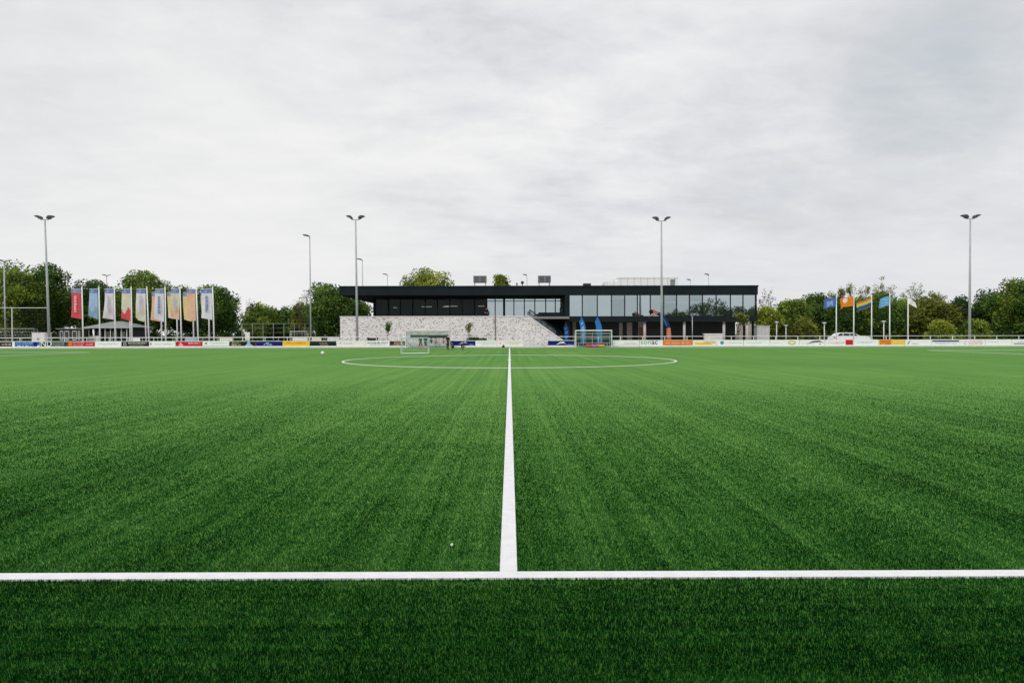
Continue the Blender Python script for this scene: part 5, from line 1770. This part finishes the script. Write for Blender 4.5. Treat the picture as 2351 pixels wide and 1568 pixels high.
# railing and pale boards of the second pitch
Y2 = 104.0
R2 = thing('railing', (PX(400, Y2), Y2, 0), 'lower grey railing of the other pitch behind the banners', 'railing')
z2 = PZ(774, Y2)
obj('top_rail', MB().tube([(PX(-20, Y2), Y2, z2), (PX(778, Y2), Y2, z2)], 0.035, 6), PALEPOLE, R2)
for i in range(24):
    q = -20 + 34.7 * i
    obj('post', MB().tube([(PX(q, Y2), Y2, 0), (PX(q, Y2), Y2, z2 - 0.02)], 0.03, 6), PALEPOLE, R2)
for k, (a, b, cc, lb) in enumerate(((296, 322, W_, 'pale board on the second railing between the cream and white banners'), (425, 452, LBL, 'pale bluish board on the second railing behind the peach banner'),
                                    (505, 534, CRM, 'cream board on the second railing right of the banners'), (672, 706, W_, 'white board on the second railing below the youth goal'),
                                    (715, 738, CRM, 'cream board on the second railing right of the hooked lamp mast'), (752, 780, W_, 'pale board on the second railing beside the stone wall'))):
    o = obj('advertising_board', MB().box(PX(a, Y2), PX(b, Y2), Y2 - 0.08, Y2 - 0.04, 0.2, z2 - 0.05), cc, None, False, (PX((a + b) / 2, Y2), Y2 - 0.06, 0.2))
    tag(o, lb, 'advertising board', 'boards on the second railing')
    mb = MB(); strokes(mb, PX(a + 3, Y2), PX(b - 3, Y2), 0.5, 0.72, Y2 - 0.092)
    if mb.v:
        obj('lettering', mb, LG, o)
YS = 98.0
SG = thing('sign_board', (PX(568, YS), YS, 0), 'small white notice board right of the banners', 'sign')
obj('panel', MB().box(PX(562.5, YS), PX(573.5, YS), YS, YS + 0.05, 0.7, PZ(761.5, YS)), mat('pale sign face', (0.70, 0.72, 0.66), 0.6), SG)
for q in (563.5, 572.5):
    obj('leg', MB().box(PX(q, YS) - 0.03, PX(q, YS) + 0.03, YS + 0.052, YS + 0.11, 0, PZ(763, YS)), GALV, SG)

# ------------------------------------------------------------------ background right: lamps, car, wall, house
LW_ = mat('lamp post white', (0.66, 0.68, 0.64), 0.5)


def street_lamp(px, top, Y, label):
    b = Vector((PX(px, Y), Y, 0))
    zt = PZ(top, Y, px)
    r = thing('street_lamp', b, label, 'street lamp', 'short lamp posts on the car park')
    obj('post', MB().tube([b, b + Vector((0, 0, zt - 0.35))], [0.075, 0.06], 10), LW_, r, True)
    obj('lamp_glass', MB().tube([b + Vector((0, 0, zt - 0.349)), b + Vector((0, 0, zt - 0.12))], [0.10, 0.16], 12), mat('opal lamp glass', (0.72, 0.74, 0.70), 0.3), r, True)
    obj('lamp_hood', MB().tube([b + Vector((0, 0, zt - 0.118)), b + Vector((0, 0, zt - 0.06)), b + Vector((0, 0, zt))], [0.32, 0.30, 0.06], 14), LW_, r, True)


street_lamp(1783, 738, 92, 'short lamp post right of the clubhouse, leftmost of four')
street_lamp(1804.5, 746, 104, 'smaller lamp post second from the left, behind the tan oval hoarding')
street_lamp(1892.5, 740, 96, 'lamp post just left of the white car')
street_lamp(2029, 736.5, 92, 'lamp post left of the sky blue flagpole')

YCAR = 92.0
cx0, cx1 = PX(1906, YCAR), PX(1996, YCAR)
Lc = cx1 - cx0
CAR = thing('parked_car', ((cx0 + cx1) / 2, YCAR, 0), 'white hatchback car parked behind the railing under the flags', 'car')
cxf = lambda u: cx0 + Lc * u
zc2 = 1.60
prof = [(0.0, 0.35), (0.004, 0.80), (0.02, 1.0), (0.10, 1.08), (0.72, 1.10), (0.90, 1.04), (0.985, 0.92), (1.0, 0.72), (0.99, 0.35)]
CW = mat('white car paint', (0.78, 0.79, 0.79), 0.25, var=0.03)
obj('body', MB().prism([(cxf(u), z) for u, z in prof], YCAR - 0.85, YCAR + 0.85), CW, CAR)
cab = [(0.06, 1.075), (0.15, 1.44), (0.22, 1.56), (0.36, zc2), (0.50, zc2 - 0.02), (0.57, 1.48), (0.72, 1.10)]
obj('roof', MB().prism([(cxf(u), z + 0.001) for u, z in cab], YCAR - 0.72, YCAR + 0.72), CW, CAR)
CG = mat('dark car glass', (0.02, 0.03, 0.03), 0.08)
for (u0, u1, u2, u3) in ((0.11, 0.18, 0.25, 0.26), (0.275, 0.27, 0.42, 0.43), (0.445, 0.435, 0.55, 0.66)):
    obj('window', MB().prism([(cxf(u0), 1.14), (cxf(u3), 1.14), (cxf(u2), 1.48), (cxf(u1), 1.48)], YCAR - 0.735, YCAR - 0.722), CG, CAR)
TY, RIM = mat('tyre rubber', (0.02, 0.02, 0.02), 0.9), mat('alloy rim', (0.5, 0.5, 0.52), 0.35, 0.6)
for u in (0.19, 0.80):
    for s in (-1, 1):
        c = Vector((cxf(u), YCAR + s * 0.80, 0.33))
        wh = obj('wheel', MB().tube([c - Vector((0, 0.11, 0)), c + Vector((0, 0.11, 0))], 0.33, 18), TY, CAR)
        obj('rim', MB().tube([c + Vector((0, s * 0.112, 0)), c + Vector((0, s * 0.125, 0))], 0.21, 14), RIM, wh)
obj('headlight', MB().box(cxf(0.925), cxf(0.98), YCAR - 0.865, YCAR - 0.852, 0.74, 0.86), RIM, CAR)
obj('tail_light', MB().box(cxf(0.015), cxf(0.045), YCAR - 0.865, YCAR - 0.852, 0.80, 0.98), mat('red lens', (0.4, 0.02, 0.02), 0.3), CAR)
for u in (0.26, 0.445):
    obj('door', MB().box(cxf(u), cxf(u + 0.17), YCAR - 0.858, YCAR - 0.852, 0.42, 1.0), CW, CAR)
x0, x1 = PX(1692, 104), PX(1735, 104)
tag(obj('garden_wall', MB().box(x0, x1, 104, 104.3, 0, PZ(746, 104)).box(x0 - 0.04, x1 + 0.04, 103.95, 104.35, PZ(746, 104) + 0.002, PZ(744.5, 104)), BEIGE, None, False, ((x0 + x1) / 2, 104, 0)),
    'low beige wall seen under the right end of the clubhouse', 'wall')
x0, x1 = PX(1738, 100), PX(1767, 100)
SHD = thing('bin_shed', ((x0 + x1) / 2, 100, 0), 'pale grey slatted bin shed right of the clubhouse', 'shed')
zs_ = PZ(750, 100)
obj('wall', MB().box(x0, x1, 100, 102, 0, zs_), mat('pale grey boards', (0.45, 0.45, 0.43), 0.8), SHD)
mb = MB()
for i in range(9):
    x = x0 + 0.05 + (x1 - x0 - 0.2) * i / 8
    mb.box(x, x + 0.12, 99.96, 99.997, 0.05, zs_ - 0.03)
obj('slat_panel', mb, mat('pale slat', (0.58, 0.58, 0.55), 0.8), SHD)
obj('roof', MB().box(x0 - 0.1, x1 + 0.1, 99.9, 102.1, zs_ + 0.002, zs_ + 0.09), CONC, SHD)
x0 = PX(1617, 84.5)
CBT = thing('lawn_table', (x0, 84.5, 0), 'white bench box in front of the dark ground floor', 'bench')
x1 = PX(1763 - 1763 + 1640, 84.5)
obj('seat', MB().box(x0 - 1.2 + 1.2 - 0.1, x1 + 1.1, 84.3, 84.9, PZ(769, 84.5), PZ(768, 84.5) + 0.06), WHITE, CBT)
obj('front_panel', MB().box(x0, x1 + 1.0, 84.36, 84.4, 0.15, PZ(769, 84.5) - 0.002), mat('pale boards', (0.62, 0.60, 0.60), 0.8), CBT)
for q in (x0 + 0.02, x1 + 0.9):
    obj('leg', MB().box(q, q + 0.08, 84.42, 84.85, 0, PZ(769, 84.5) - 0.002), WHITE, CBT)
